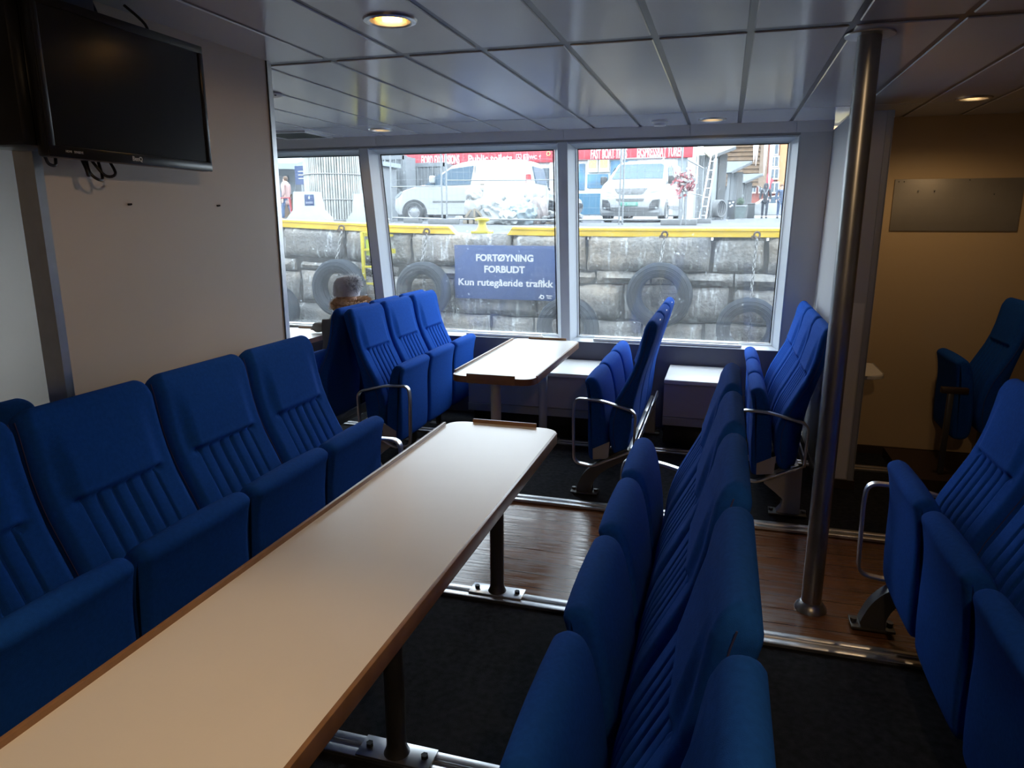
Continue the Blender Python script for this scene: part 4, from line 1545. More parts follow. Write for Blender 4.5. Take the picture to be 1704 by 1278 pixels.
TY = [(-6.46, 0.395, 0.50, 'big black tyre on the quay wall in the left window, below a chain', 0.0),
      (-4.86, 0.405, 0.47, 'big black tyre on the quay wall just left of the blue sign', 0.0),
      (-0.93, 0.425, 0.50, 'big black tyre on the quay wall in the right-hand window, fully in view', 0.0),
      (-2.36, -0.14, 0.50, 'low black tyre behind the window mullion, under the right end of the blue sign', 0.0),
      (0.41, -0.04, 0.47, 'low black tyre at the right end of the quay wall with a chain inside', 0.0),
      (-7.75, -0.02, 0.42, 'low black tyre at the far left of the quay wall by the cream partition', 0.0)]
for x, z, R, lab, a in TY:
    y = QY - 0.22
    t = thing('tyre_fender', lab, 'tyre', (x, y, z), 0, 'tyre fenders on the quay wall')
    bm = B()
    prof = [(R * 0.56, -0.085), (R * 0.60, -0.125), (R * 0.72, -0.150), (R * 0.86, -0.140), (R * 0.95, -0.115), (R, -0.08), (R, 0.08), (R * 0.95, 0.115), (R * 0.72, 0.15), (R * 0.60, 0.125), (R * 0.56, 0.085), (R * 0.63, 0.0)]
    rings = []
    nn = 56
    for i in range(nn):
        an = 2 * PI * i / nn
        rings.append([bm.verts.new((r * math.cos(an), h, r * math.sin(an))) for r, h in prof])
    for i in range(nn):
        A, Bq = rings[i], rings[(i + 1) % nn]
        for k in range(len(prof)):
            bm.faces.new((A[k], A[(k + 1) % len(prof)], Bq[(k + 1) % len(prof)], Bq[k]))
    for rr in (0.70, 0.80, 0.90):
        torus(bm, R * rr, 0.008, Matrix.Translation((0, -0.148 + (0.02 if rr > 0.85 else 0), 0)) @ Matrix.Rotation(PI / 2, 4, 'X'), 48, 5)
    part('tyre', bm, 'rubber', t)
    top = edge_z(x) + 0.02 - z
    bm = B()
    chain_links(bm, 0.03, 0.12, top - 0.02, 0.0, -0.05, R * 0.97)
    part('chain', bm, 'chain', t)
    bm = B()
    chain_links(bm, 0.02, -0.02, R * 0.50, 0.015, 0.02, -R * 0.45)
    part('chain', bm, 'chain', t)
    bm = B()
    torus(bm, 0.045, 0.016, Matrix.Translation((0.03, 0.13, top + 0.03)) @ Matrix.Rotation(PI / 2, 4, 'X') @ Matrix.Rotation(0.4, 4, 'Y'), 14, 6)
    box(bm, -0.05, 0.03, 0.12, 0.15, top - 0.02, top + 0.02)
    part('shackle', bm, 'rust', t)


# ------------------------------------------------------------------ vehicles
class Car:
    """body lofted from side profiles at several widths; local +x is the rear, nose at x=0, y across, z up"""

    def __init__(s, front, rear, low, W, belt, H, tum, plan, zref=None):
        s.front, s.rear, s.low, s.W, s.belt, s.H, s.tum, s.plan = front, rear, low, W, belt, H, tum, plan

    def half(s, z):
        return s.W / 2 - s.tum * max(0.0, (z - s.belt) / (s.H - s.belt))

    def fu(s, z, y):
        zs = [p[1] for p in s.front]
        return float(np.interp(z, zs, [p[0] for p in s.front])) + s.plan * min(1.15, (abs(y) / (s.W / 2))) ** 2.2

    def body(s):
        bm = B()
        rings = []
        fr = [-1, -0.985, -0.94, -0.85, -0.72, -0.55, -0.36, -0.18, 0, 0.18, 0.36, 0.55, 0.72, 0.85, 0.94, 0.985, 1]
        full = s.front + s.rear + s.low
        cen = Vector((sum(p[0] for p in full) / len(full), sum(p[1] for p in full) / len(full)))
        for f in fr:
            ins = {1: 0.035, 0.985: 0.012, 0.94: 0.0}.get(abs(f), 0.0)
            ring = []
            for i, (u, z) in enumerate(full):
                y = f * s.half(z)
                du = s.plan * abs(f) ** 2.2 if i < len(s.front) else (-0.05 * abs(f) ** 3 if i < len(s.front) + len(s.rear) and u > cen.x else 0)
                if i < len(s.front) and z > s.H * 0.985:
                    du *= 0.2
                crown = -0.05 * abs(f) ** 4 if z > s.H * 0.93 else 0
                d = (cen - Vector((u, z))).normalized() * ins
                ring.append(bm.verts.new((u + du + d.x, y, z + crown + d.y)))
            rings.append(ring)
        n = len(full)
        for a, b in zip(rings[:-1], rings[1:]):
            for k in range(n):
                bm.faces.new((a[k], a[(k + 1) % n], b[(k + 1) % n], b[k]))
        bi = max(i for i, p in enumerate(s.front) if p[1] <= s.belt + 1e-6)
        ri = len(s.front) + min(i for i, p in enumerate(s.rear) if p[1] <= s.belt + 1e-6 and p[0] > cen.x)
        for ring in (rings[0], rings[-1]):
            bm.faces.new(ring[bi:ri + 1])
            bm.faces.new(ring[ri:] + ring[:bi + 1])
        bmesh.ops.triangulate(bm, faces=[f for f in bm.faces if len(f.verts) > 4])
        return bm

    def side(s, pts, sd, off=0.008, th=0.012):
        bm = B()
        a = [bm.verts.new((u, sd * (s.half(z) + off), z)) for u, z in pts]
        b = [bm.verts.new((u, sd * (s.half(z) + off - th), z)) for u, z in pts]
        n = len(pts)
        bm.faces.new(a); bm.faces.new(b[::-1])
        for k in range(n):
            bm.faces.new((a[k], a[(k + 1) % n], b[(k + 1) % n], b[k]))
        return bm

    def face(s, poly, off=0.014, ny=18):
        """patch on the front (nose, bonnet or windscreen) given as a polygon in (y, z)"""
        bm = B()
        y0, y1 = min(p[0] for p in poly), max(p[0] for p in poly)

        def span(y):
            zz = []
            n = len(poly)
            for i in range(n):
                (ya, za), (yb, zb) = poly[i], poly[(i + 1) % n]
                if (ya - y) * (yb - y) <= 0 and ya != yb:
                    zz.append(za + (zb - za) * (y - ya) / (yb - ya))
            return min(zz), max(zz)
        cols = []
        eps = 1e-5
        for i in range(ny + 1):
            y = y0 + eps + (y1 - y0 - 2 * eps) * i / ny
            lo, hi = span(y)
            cols.append([bm.verts.new((s.fu(lo + (hi - lo) * k / 5, y) - off, y, lo + (hi - lo) * k / 5)) for k in range(6)])
        for a, b in zip(cols[:-1], cols[1:]):
            for k in range(5):
                bm.faces.new((a[k], b[k], b[k + 1], a[k + 1]))
        return bm


def wheel(t, u, y, r, sd, w=0.21):
    bm = B()
    prof = [(r * 0.62, -w / 2), (r * 0.9, -w / 2), (r, -w * 0.36), (r, w * 0.36), (r * 0.9, w / 2), (r * 0.62, w / 2)]
    rings = []
    for i in range(32):
        a = 2 * PI * i / 32
        rings.append([bm.verts.new((u + q * math.cos(a), y + h, r + q * math.sin(a))) for q, h in prof])
    for i in range(32):
        A, Bq = rings[i], rings[(i + 1) % 32]
        for k in range(len(prof)):
            bm.faces.new((A[k], A[(k + 1) % len(prof)], Bq[(k + 1) % len(prof)], Bq[k]))
    w_ = part('wheel', bm, 'carblack', t)
    bm = B()
    rings = []
    for q, h in ((0.62, 0.42), (0.56, 0.46), (0.50, 0.34), (0.22, 0.40), (0.05, 0.44)):
        rings.append([bm.verts.new((u + r * q * math.cos(2 * PI * i / 24), y + sd * w * h, r + r * q * math.sin(2 * PI * i / 24))) for i in range(24)])
    for A, Bq in zip(rings[:-1], rings[1:]):
        for i in range(24):
            bm.faces.new((A[i], A[(i + 1) % 24], Bq[(i + 1) % 24], Bq[i]))
    bm.faces.new(rings[-1])
    part('rim', bm, 'rim', w_)
    for k in range(8):
        a = 2 * PI * k / 8
        if k % 2 == 0:
            bm = B(); tube(bm, [(u + r * 0.44 * math.cos(a), y + sd * w * 0.33, r + r * 0.44 * math.sin(a)), (u + r * 0.44 * math.cos(a), y + sd * w * 0.385, r + r * 0.44 * math.sin(a))], r * 0.055)
            part('rim_hole', bm, 'carblack', w_)


def arch(c, t, u, r, sd):
    pts = [(u + r * math.cos(a), 0.30 + r * math.sin(a)) for a in np.linspace(-0.12, PI + 0.12, 19)]
    part('wheel_arch', c.side(pts, sd, 0.004, 0.03), 'carblack', t)


# white van seen from its side
fr = [(0.12, 0.24), (0.02, 0.36), (0.0, 0.52), (0.03, 0.72), (0.10, 0.84), (0.30, 0.955), (0.62, 1.05), (1.00, 1.125), (1.45, 1.44), (1.78, 1.66), (2.05, 1.755)]
re = [(2.5, 1.805), (3.2, 1.82), (3.9, 1.80), (4.16, 1.75), (4.24, 1.62), (4.36, 1.10), (4.40, 0.95), (4.405, 0.55), (4.37, 0.36)]
lo = [(4.25, 0.25), (3.0, 0.22), (1.5, 0.22)]
cx_, cy_ = -9.40, 19.15
t = thing('van', 'small white van parked side-on behind the fence in the middle window', 'van', (cx_, cy_ + 0.9, gz(-8, 19.6)), 0.0)
t.scale = (1, 1, 0.94)
cr = Car(fr, re, lo, 1.79, 1.02, 1.82, 0.13, 0.28)
part('body', cr.body(), 'carwhite', t, ang=35)
for sd in (-1, 1):
    part('side_window', cr.side([(1.72, 1.08), (1.72, 1.40), (1.95, 1.55), (2.62, 1.63), (2.55, 1.10)], sd, 0.012), 'carglass', t)
    part('quarter_window', cr.side([(1.20, 1.10), (1.60, 1.40), (1.66, 1.40), (1.66, 1.08)], sd, 0.012), 'carglass', t)
    part('rub_strip', cr.side([(1.42, 0.60), (1.42, 0.635), (3.05, 0.64), (3.05, 0.605)], sd, 0.018), 'cargrey', t)
    part('door_handle', cr.side([(2.46, 0.90), (2.46, 0.925), (2.62, 0.93), (2.62, 0.905)], sd, 0.02), 'cargrey', t)
    part('door_handle', cr.side([(2.78, 0.90), (2.78, 0.925), (2.94, 0.93), (2.94, 0.905)], sd, 0.02), 'cargrey', t)
    part('door_seam', cr.side([(2.66, 0.36), (2.66, 1.62), (2.672, 1.62), (2.672, 0.36)], sd, 0.010), 'cargrey', t)
    part('headlight', cr.side([(0.26, 0.70), (0.30, 0.80), (0.46, 0.93), (0.50, 0.90), (0.40, 0.78)], sd, 0.012), 'headlight', t)
    part('tail_light', cr.side([(4.14, 0.86), (4.13, 1.36), (4.27, 1.36), (4.33, 0.86)], sd, 0.016), 'red', t)
    part('tail_lens', cr.side([(4.16, 1.02), (4.155, 1.20), (4.28, 1.20), (4.31, 1.02)], sd, 0.020), 'white', t)
    for u in (0.86, 3.58):
        arch(cr, t, u, 0.385, sd)
        wheel(t, u, sd * 0.845, 0.305, sd)
    bm = B(); rbox(bm, 1.38, 1.52, sd * 0.95 - 0.09, sd * 0.95 + 0.09, 1.14, 1.36, 0.04, 3); part('wing_mirror', bm, 'carwhite', t)
bm = B()
hexa(bm, [(4.30, -0.62, 1.16), (4.37, -0.62, 1.12), (4.37, 0.62, 1.12), (4.30, 0.62, 1.16), (4.20, -0.58, 1.60), (4.265, -0.58, 1.60), (4.265, 0.58, 1.60), (4.20, 0.58, 1.60)])
part('rear_window', bm, 'carglass', t)

# second white car half hidden behind it
t = thing('car', 'white car nose hidden behind the side-on van and the rubbish bags', 'car', at(968, 366, 22.4), PI)
t.location.z = gz(-4.6, 22.4)
fr2 = [(0.12, 0.22), (0.03, 0.34), (0.0, 0.50), (0.04, 0.66), (0.14, 0.75), (0.6, 0.88), (1.05, 0.96), (1.5, 1.22), (1.9, 1.42)]
re2 = [(2.4, 1.49), (3.2, 1.47), (3.7, 1.36), (4.05, 1.05), (4.15, 0.9), (4.2, 0.55)]
c2 = Car(fr2, re2, [(4.1, 0.26), (2.0, 0.2)], 1.75, 0.92, 1.49, 0.15, 0.30)
part('body', c2.body(), 'carwhite', t, ang=35)
part('windscreen', c2.face([(-0.62, 1.0), (0.62, 1.0), (0.56, 1.40), (-0.56, 1.40)]), 'carglass', t)
part('grille', c2.face([(-0.45, 0.42), (0.45, 0.42), (0.5, 0.58), (-0.5, 0.58)]), 'carblack', t)
for sd in (-1, 1):
    part('side_window', c2.side([(1.35, 0.98), (1.85, 1.36), (3.2, 1.38), (3.5, 1.0)], sd, 0.012), 'carglass', t)
    part('headlight', c2.face([(sd * 0.5, 0.62), (sd * 0.8, 0.66), (sd * 0.8, 0.74), (sd * 0.5, 0.70)]), 'headlight', t)
    bm = B(); rbox(bm, 1.25, 1.40, sd * 0.93 - 0.08, sd * 0.93 + 0.08, 0.95, 1.10, 0.03); part('wing_mirror', bm, 'carblack', t)
    for u in (0.85, 3.35):
        arch(c2, t, u, 0.36, sd)
        wheel(t, u, sd * 0.78, 0.30, sd)

# white van seen from the front
fr3 = [(0.14, 0.20), (0.03, 0.30), (0.0, 0.48), (0.02, 0.72), (0.07, 0.90), (0.16, 1.03), (0.42, 1.17), (0.78, 1.29), (1.20, 1.56), (1.62, 1.83), (1.82, 1.90)]
re3 = [(2.4, 1.93), (3.6, 1.93), (4.35, 1.90), (4.5, 1.80), (4.58, 1.10), (4.60, 0.9), (4.60, 0.4)]
lo3 = [(4.5, 0.24), (3.0, 0.20), (1.5, 0.20)]
pf = at(1046, 370, 22.0)
t = thing('van', 'white van with a green number plate facing us in the right-hand window', 'van', (pf.x, 22.0, gz(pf.x, 22.0)), PI / 2 - math.radians(5))
c3 = Car(fr3, re3, lo3, 1.92, 1.12, 1.93, 0.15, 0.20)
part('body', c3.body(), 'carwhite', t, ang=35)
part('windscreen', c3.face([(-0.80, 1.315), (0.80, 1.315), (0.70, 1.80), (-0.70, 1.80)]), 'carglass', t)
part('grille', c3.face([(-0.50, 0.98), (-0.36, 0.82), (0.36, 0.82), (0.50, 0.98), (0.50, 1.0), (-0.50, 1.0)], 0.016), 'cargrey', t)
part('grille_trim', c3.face([(-0.52, 1.0), (0.52, 1.0), (0.52, 1.02), (-0.52, 1.02)], 0.020), 'rim', t)
part('air_slot', c3.face([(-0.42, 0.62), (0.42, 0.62), (0.44, 0.70), (-0.44, 0.70)], 0.016), 'cargrey', t)
part('lower_grille', c3.face([(-0.56, 0.31), (0.56, 0.31), (0.56, 0.45), (-0.56, 0.45)], 0.016), 'cargrey', t)
for z in (0.35, 0.39, 0.43):
    part('grille_bar', c3.face([(-0.52, z), (0.52, z), (0.52, z + 0.008), (-0.52, z + 0.008)], 0.024), 'rim', t)
for sd in (-1, 1):
    part('headlight', c3.face([(sd * 0.55, 0.86), (sd * 0.86, 0.93), (sd * 0.90, 1.08), (sd * 0.84, 1.10), (sd * 0.70, 0.98)], 0.016), 'headlight', t)
    part('fog_lamp_housing', c3.face([(sd * 0.56, 0.33), (sd * 0.86, 0.40), (sd * 0.88, 0.68), (sd * 0.68, 0.66), (sd * 0.60, 0.55)], 0.016), 'carblack', t)
    for z in (0.42, 0.48, 0.54):
        part('fog_lamp_bar', c3.face([(sd * 0.60, z), (sd * 0.78, z + 0.01), (sd * 0.78, z + 0.02), (sd * 0.60, z + 0.01)], 0.024), 'rim', t)
    bm = B(); ball(bm, c3.fu(0.42, 0.78) - 0.02, sd * 0.78, 0.42, 0.02, 0.045, 0.035); part('fog_lamp', bm, 'headlight', t)
    part('side_window', c3.side([(1.12, 1.20), (1.30, 1.48), (1.62, 1.72), (2.1, 1.74), (2.1, 1.20)], sd, 0.012), 'carglass', t)
    part('rear_side_window', c3.side([(2.35, 1.26), (2.35, 1.74), (3.5, 1.74), (3.5, 1.26)], sd, 0.012), 'paleblue', t)
    part('door_seam', c3.side([(2.2, 0.36), (2.2, 1.80), (2.22, 1.80), (2.22, 0.36)], sd, 0.010), 'cargrey', t)
    part('sill_trim', c3.side([(1.3, 0.40), (1.3, 0.52), (3.2, 0.52), (3.2, 0.40)], sd, 0.014), 'cargrey', t)
    bm = B(); rbox(bm, 0.98, 1.10, sd * 1.06 - 0.11, sd * 1.06 + 0.11, 1.15, 1.40, 0.04, 3); part('wing_mirror', bm, 'carblack', t)
    for u in (0.92, 3.85):
        arch(c3, t, u, 0.40, sd)
        wheel(t, u, sd * 0.86, 0.325, sd, 0.24)
bm = B()
for u in (1.7, 2.9):
    rbox(bm, u - 0.02, u + 0.02, -0.72, 0.72, 1.97, 2.0, 0.006)
    for y in (-0.66, 0.66):
        rbox(bm, u - 0.05, u + 0.05, y - 0.02, y + 0.02, 1.86, 1.98, 0.006)
part('roof_bars', bm, 'carwhite', t)
bm = B(); tube(bm, [(2.0, 0.0, 1.90), (1.9, 0.0, 2.06)], 0.006); part('aerial', bm, 'carblack', t)
x0 = c3.fu(0.50, 0) - 0.05
bm = B(); rbox(bm, x0, x0 + 0.03, -0.26, 0.26, 0.485, 0.595, 0.006); part('number_plate', bm, 'plategreen', t)
text('plate_lettering', 'EE 35028', 0.105, (x0 - 0.002, 0.0, 0.540), t, 'platetext', rot=(PI / 2, 0, -PI / 2), bold=0.002)
# rearing lion badge in the grille
bm = B()
xb = c3.fu(0.90, 0) - 0.03
lion = [(-0.045, 0.0), (-0.02, 0.03), (-0.030, 0.055), (-0.055, 0.045), (-0.07, 0.06), (-0.035, 0.085), (-0.04, 0.11), (-0.07, 0.115), (-0.06, 0.135), (-0.02, 0.135),
        (0.0, 0.155), (0.035, 0.15), (0.045, 0.125), (0.02, 0.10), (0.03, 0.07), (0.06, 0.085), (0.075, 0.065), (0.04, 0.045), (0.05, 0.02), (0.075, 0.0), (0.03, 0.0), (0.012, 0.03), (-0.01, 0.0)]
prism(bm, [(v, 0.825 + w * 1.05) for v, w in lion], xb - 0.01, xb, 'x')
part('badge', bm, 'rim', t)

# ------------------------------------------------------------------ building-site fence and rubbish


def fence_panel(label, a, b, h, mid=True):
    a, b = Vector(a), Vector(b)
    L = (Vector((b.x, b.y, 0)) - Vector((a.x, a.y, 0))).length
    rz = math.atan2(b.y - a.y, b.x - a.x)
    t = thing('fence_panel', label, 'fence', a, rz, 'wire building-site fence panels')
    dz = b.z - a.z
    bm = B()
    r = 0.021
    for x in (0.03, L - 0.03):
        tube(bm, [(x, 0, 0.0 + dz * x / L), (x, 0, h + dz * x / L)], r)
    for z in ((0.12, h * 0.5, h - 0.02) if mid else (0.12, h - 0.02)):
        tube(bm, [(0.03, 0, z), (L - 0.03, 0, z + dz)], r * (0.9 if z != h * 0.5 else 0.55))
    part('frame', bm, 'fence', t)
    bm = B()
    n = int(L / 0.15)
    for k in range(1, n):
        x = L * k / n
        tube(bm, [(x, 0, 0.13 + dz * x / L), (x, 0, h - 0.03 + dz * x / L)], circ(0.0028, 4))
    for k in range(1, 7):
        z = 0.12 + (h - 0.14) * k / 7
        tube(bm, [(0.03, 0, z), (L - 0.03, 0, z + dz)], circ(0.0028, 4))
    o = part('wire_mesh', bm, 'fence', t)
    return t


f1, f2, f3 = at(652, 369, 17.0), at(737.5, 369, 16.2), at(742, 369, 16.2)
f4 = at(931, 369, 16.2)
fence_panel('leftmost wire fence panel in front of the side-on van bonnet', (f1.x, 17.0, gz(f1.x, 17)), (f2.x, 16.2, gz(f2.x, 16.2)), 1.75)
fence_panel('wire fence panel in front of the bags and the van rear', (f3.x, 16.2, gz(f3.x, 16.2)), (f4.x, 16.2, gz(f4.x, 16.2)), 2.0)
f5, f6 = at(935, 369, 16.2), at(1032, 369, 17.0)
f7 = at(1132, 369, 17.0)
f8 = at(1166, 366, 20.5)
fence_panel('wire fence panel left of the green number plate', (f5.x, 16.4, gz(f5.x, 16.4)), (f6.x, 17.0, gz(f6.x, 17)), 2.0, False)
fence_panel('wire fence panel between the number plate and the tape bundle', (f6.x + 0.02, 17.0, gz(f6.x, 17)), (f7.x, 17.0, gz(f7.x, 17)), 2.0, False)
fence_panel('wire fence panel running away beside the front-on van', (f7.x + 0.08, 17.05, gz(f7.x, 17)), (f8.x, 20.5, gz(f8.x, 20.5)), 1.45)
for (px, Y, w, lab) in ((741, 16.2, 0.72, 'grey foot block where two fence panels meet before the side-on van'), (1130, 17.0, 0.80, 'long grey foot block under the tape bundle'),
                        (1166, 20.4, 0.55, 'grey foot block at the far end of the fence by the leaning ladder'), (690, 16.75, 0.42, 'low grey foot block before the van wheel')):
    p = at(px, 369, Y)
    bm = B(); rbox(bm, -w / 2, w / 2, -0.12, 0.12, 0.0, 0.13, 0.02)
    solo('foot_block', bm, 'block', lab, 'fence block', (p.x, Y - 0.10, gz(p.x, Y) - 0.005), 0, 'fence foot blocks')


def blob(bm, cx, cy, cz, rx, ry, rz, amp, seed, sub=4):
    b2 = bmesh.new()
    bmesh.ops.create_icosphere(b2, subdivisions=sub, radius=1)
    rn = random.Random(seed)
    ws = [(Vector((rn.uniform(-4, 4), rn.uniform(-4, 4), rn.uniform(-4, 4))) * (1 if q < 5 else 3.2), rn.uniform(0, 6)) for q in range(9)]
    for v in b2.verts:
        d = sum(math.sin(v.co.dot(w) + ph) for w, ph in ws) / 6
        v.co *= 1 + amp * d
        if v.co.z < -0.72:
            v.co.z = -0.72
    merge(bm, b2, Matrix.Translation((cx, cy, cz + rz * 0.72)) @ Matrix.Diagonal((rx, ry, rz, 1)))


BAGS = [(829, 17.0, 0.44, 0.45, 0.34, 'bag', 'big clear rubbish bag beside the wrapped pallet'), (847, 16.42, 0.22, 0.20, 0.20, 'bag', 'small clear rubbish bag in front of the big one'),
        (868, 16.75, 0.40, 0.30, 0.31, 'bagblue', 'bluish clear rubbish bag in the middle of the heap'), (893, 17.1, 0.26, 0.25, 0.36, 'bagpink', 'pinkish rubbish bag at the right of the heap'),
        (882, 17.85, 0.50, 0.3, 0.52, 'bag', 'tall pale rubbish bag at the back of the heap')]
for i, (px, Y, rx, ry, rz_, m, lab) in enumerate(BAGS):
    p = at(px, 369, Y)
    bm = B(); blob(bm, 0, 0, 0, rx, ry, rz_, 0.30, 20 + i)
    if m != 'bag' or i == 0:
        tube(bm, [(0.1, 0, rz_ * 1.45), (0.13, 0.0, rz_ * 1.75), (0.2, 0.0, rz_ * 1.9)], 0.05)
    solo('rubbish_bag', bm, m, lab, 'rubbish bag', (p.x, Y, gz(p.x, Y)), 0.4 * i, 'plastic rubbish bags behind the fence')
p = at(921, 369, 17.2)
bm = B()
rn = random.Random(4)
for k in range(46):
    blob(bm, rn.gauss(0, 0.28), rn.gauss(0, 0.15), abs(rn.gauss(0, 0.12)), rn.uniform(0.05, 0.14), rn.uniform(0.05, 0.12), rn.uniform(0.04, 0.11), 0.3, k, 1)
o = solo('rubble', bm, 'rubble', 'grey heap of rubble at the right of the rubbish bags', 'rubble', (p.x, 17.2, gz(p.x, 17.2)))
o['kind'] = 'stuff'


def pallet(t, w=0.8, d=0.8):
    bm = B()
    for k in range(5):
        rbox(bm, -w / 2, w / 2, -d / 2 + k * d / 5 + 0.02, -d / 2 + (k + 1) * d / 5 - 0.03, 0.12, 0.142, 0.004)
    for k in (-1, 0, 1):
        rbox(bm, k * (w / 2 - 0.05) - 0.05, k * (w / 2 - 0.05) + 0.05, -d / 2, d / 2, 0.02, 0.12, 0.004)
        rbox(bm, k * (w / 2 - 0.05) - 0.05, k * (w / 2 - 0.05) + 0.05, -d / 2, d / 2, 0.0, 0.02, 0.003)
    part('pallet_base', bm, 'pallet', t)


p = at(789, 369, 16.9)
t = thing('wrapped_pallet', 'tall plastic-wrapped load on a wooden pallet left of the rubbish bags', 'pallet', (p.x, 16.95, gz(p.x, 16.95)))
pallet(t, 0.40, 0.6)
bm = B(); blob(bm, 0, 0, 0.13, 0.24, 0.30, 0.34, 0.12, 77); blob(bm, -0.01, 0, 0.50, 0.20, 0.25, 0.22, 0.2, 78); part('wrapped_load', bm, 'wrap', t)
bm = B(); tube(bm, [(-0.14, -0.28, 0.16), (0.02, -0.30, 0.34)], rect_sec(0.05, 0.02)); tube(bm, [(0.10, -0.30, 0.15), (0.10, -0.30, 0.36)], rect_sec(0.05, 0.02)); tube(bm, [(0.13, -0.30, 0.34), (0.32, -0.28, 0.15)], rect_sec(0.05, 0.02)); part('board_offcuts', bm, 'pallet', t)
p = at(905, 369, 17.6)
t = thing('pallet', 'low wooden pallet behind the pinkish rubbish bag', 'pallet', (p.x, 18.3, gz(p.x, 18.3)))
pallet(t, 0.9, 0.8)
p = at(856, 300, 18.0)
t = thing('building_board', 'pale board leaning on the van behind the fence', 'board', (at(838, 369, 18.2).x, 18.15, gz(-5.2, 18.1)))
bm = B(); hexa(bm, [(-0.62, -0.02, 0), (0.62, -0.02, 0), (0.62, 0.02, 0), (-0.62, 0.02, 0), (-0.62, 0.36, 1.02), (0.62, 0.36, 1.02), (0.62, 0.40, 1.02), (-0.62, 0.40, 1.02)]); part('panel', bm, 'white', t)
bm = B(); rbox(bm, -0.75, 0.62, 0.38, 0.44, 1.0, 1.04, 0.01); part('top_batten', bm, 'pallet', t)

# tape bundle on a post
p = at(1134, 369, 16.6)
t = thing('tape_post', 'bundle of red and white tape on a thin post beside the front-on van', 'tape bundle', (p.x, 16.6, gz(p.x, 16.6)))
bm = B(); tube(bm, [(-0.02, 0, 0), (0.0, 0, 1.0)], 0.02); tube(bm, [(0.09, 0, 0), (0.09, 0, 0.95)], 0.012); part('post', bm, 'fence', t)
rn = random.Random(2)
for m, nm, cnt in (('tape', 'red_tape', 150), ('tapewhite', 'white_tape', 80)):
    bm = B()
    for k in range(cnt):
        c0 = Vector((rn.gauss(0.03, 0.075), rn.gauss(0, 0.06), 0.97 + rn.gauss(0, 0.08)))
        pts = [c0 + Vector((rn.gauss(0, 0.05), rn.gauss(0, 0.03), rn.gauss(-0.01 * q, 0.04))) for q in range(4)]
        tube(bm, smooth_path(pts, 3), rect_sec(0.035, 0.003))
    o = part(nm, bm, m, t)
    o['kind'] = 'stuff'

# ------------------------------------------------------------------ left of the quay
for (px, Y, lab) in ((516.5, 18.4, 'white concrete barrier with navy sign in front of the pole-clad column'), (613, 20.0, 'white concrete barrier half hidden behind the left window mullion')):
    p = at(px, 366, Y)
    t = thing('concrete_barrier', lab, 'barrier', (p.x, Y, gz(p.x, Y)), math.radians(8), 'white concrete barriers on the quay')
    bm = B()
    prism(bm, [(-0.60, 0), (0.60, 0), (0.60, 0.10), (0.36, 0.34), (0.27, 0.84), (-0.33, 0.84), (-0.37, 0.34), (-0.58, 0.10)], -0.30, 0.25, 'y')
    b2 = part('block', bm, 'concrete', t, ang=25)
    bm = B(); rbox(bm, 0.0, 0.28, -0.312, -0.300, 0.46, 0.76, 0.003); part('navy_sign', bm, 'signnavy', t)
    text('sign_lettering', '0', 0.10, (0.14, -0.315, 0.67), t, 'signwhite', bold=0.003)
    bm = B()
    for z in (0.55, 0.52):
        box(bm, 0.04, 0.24, -0.3135, -0.312, z, z + 0.008)
    part('sign_lines', bm, 'signwhite', t)

p = at(553, 362, 20.6)
R = 0.93
t = thing('clad_column', 'thick round column clad in pale upright poles at the left window', 'column', (p.x, 20.9, gz(p.x, 20.9) - 0.02))
for k in range(74):
    a = 2 * PI * k / 74
    rr = 0.031 + 0.006 * math.sin(k * 2.3)
    bm = B()
    tube(bm, [(R * math.cos(a), R * math.sin(a), 0.10), (R * math.cos(a + 0.008 * math.sin(k)), R * math.sin(a), 3.6)], circ(rr, 8))
    part('pole', bm, 'birch', t)
bm = B(); lathe(bm, [(R - 0.02, 0.05), (R - 0.02, 3.6)], n=40); part('core', bm, 'gap', t)
for z in (0.72, 1.48, 2.35, 3.1):
    bm = B(); torus(bm, R + 0.03, 0.022, Matrix.Translation((0, 0, z)), 48, 6); part('band', bm, 'chain', t)
bm = B(); lathe(bm, [(R + 0.22, 0.0), (R + 0.22, 0.10), (R + 0.05, 0.12), (0.1, 0.12)], n=40); part('foot_ring', bm, 'block', t)

p = at(479, 363, 25.5)
walker('person in a dusty pink coat and cream scarf walking behind the quay barrier', (p.x, 25.5, gz(p.x, 25.5)), PI * 0.96, 1.72, 'coatpink', 'jeans', 0.58, scarf='scarf')
p = at(461, 363, 26.5)
walker('person in a dark navy coat beside the pink-coated walker', (p.x, 26.5, gz(p.x, 26.5)), PI * 0.4, 1.62, 'coatnavy', 'trousers', 0.70)
p = at(487, 365, 20.5)
t = thing('barrier_rail', 'thin red barrier rail and post by the white concrete barrier', 'rail', (p.x, 20.5, gz(p.x, 20.5)))
bm = B(); tube(bm, [(0, 0, 0), (-0.06, 0, 0.80)], 0.035); part('post', bm, 'red', t)
bm = B(); tube(bm, [(-0.06, 0, 0.78), (-1.3, 0.1, 0.78)], 0.02); part('rail', bm, 'red', t)

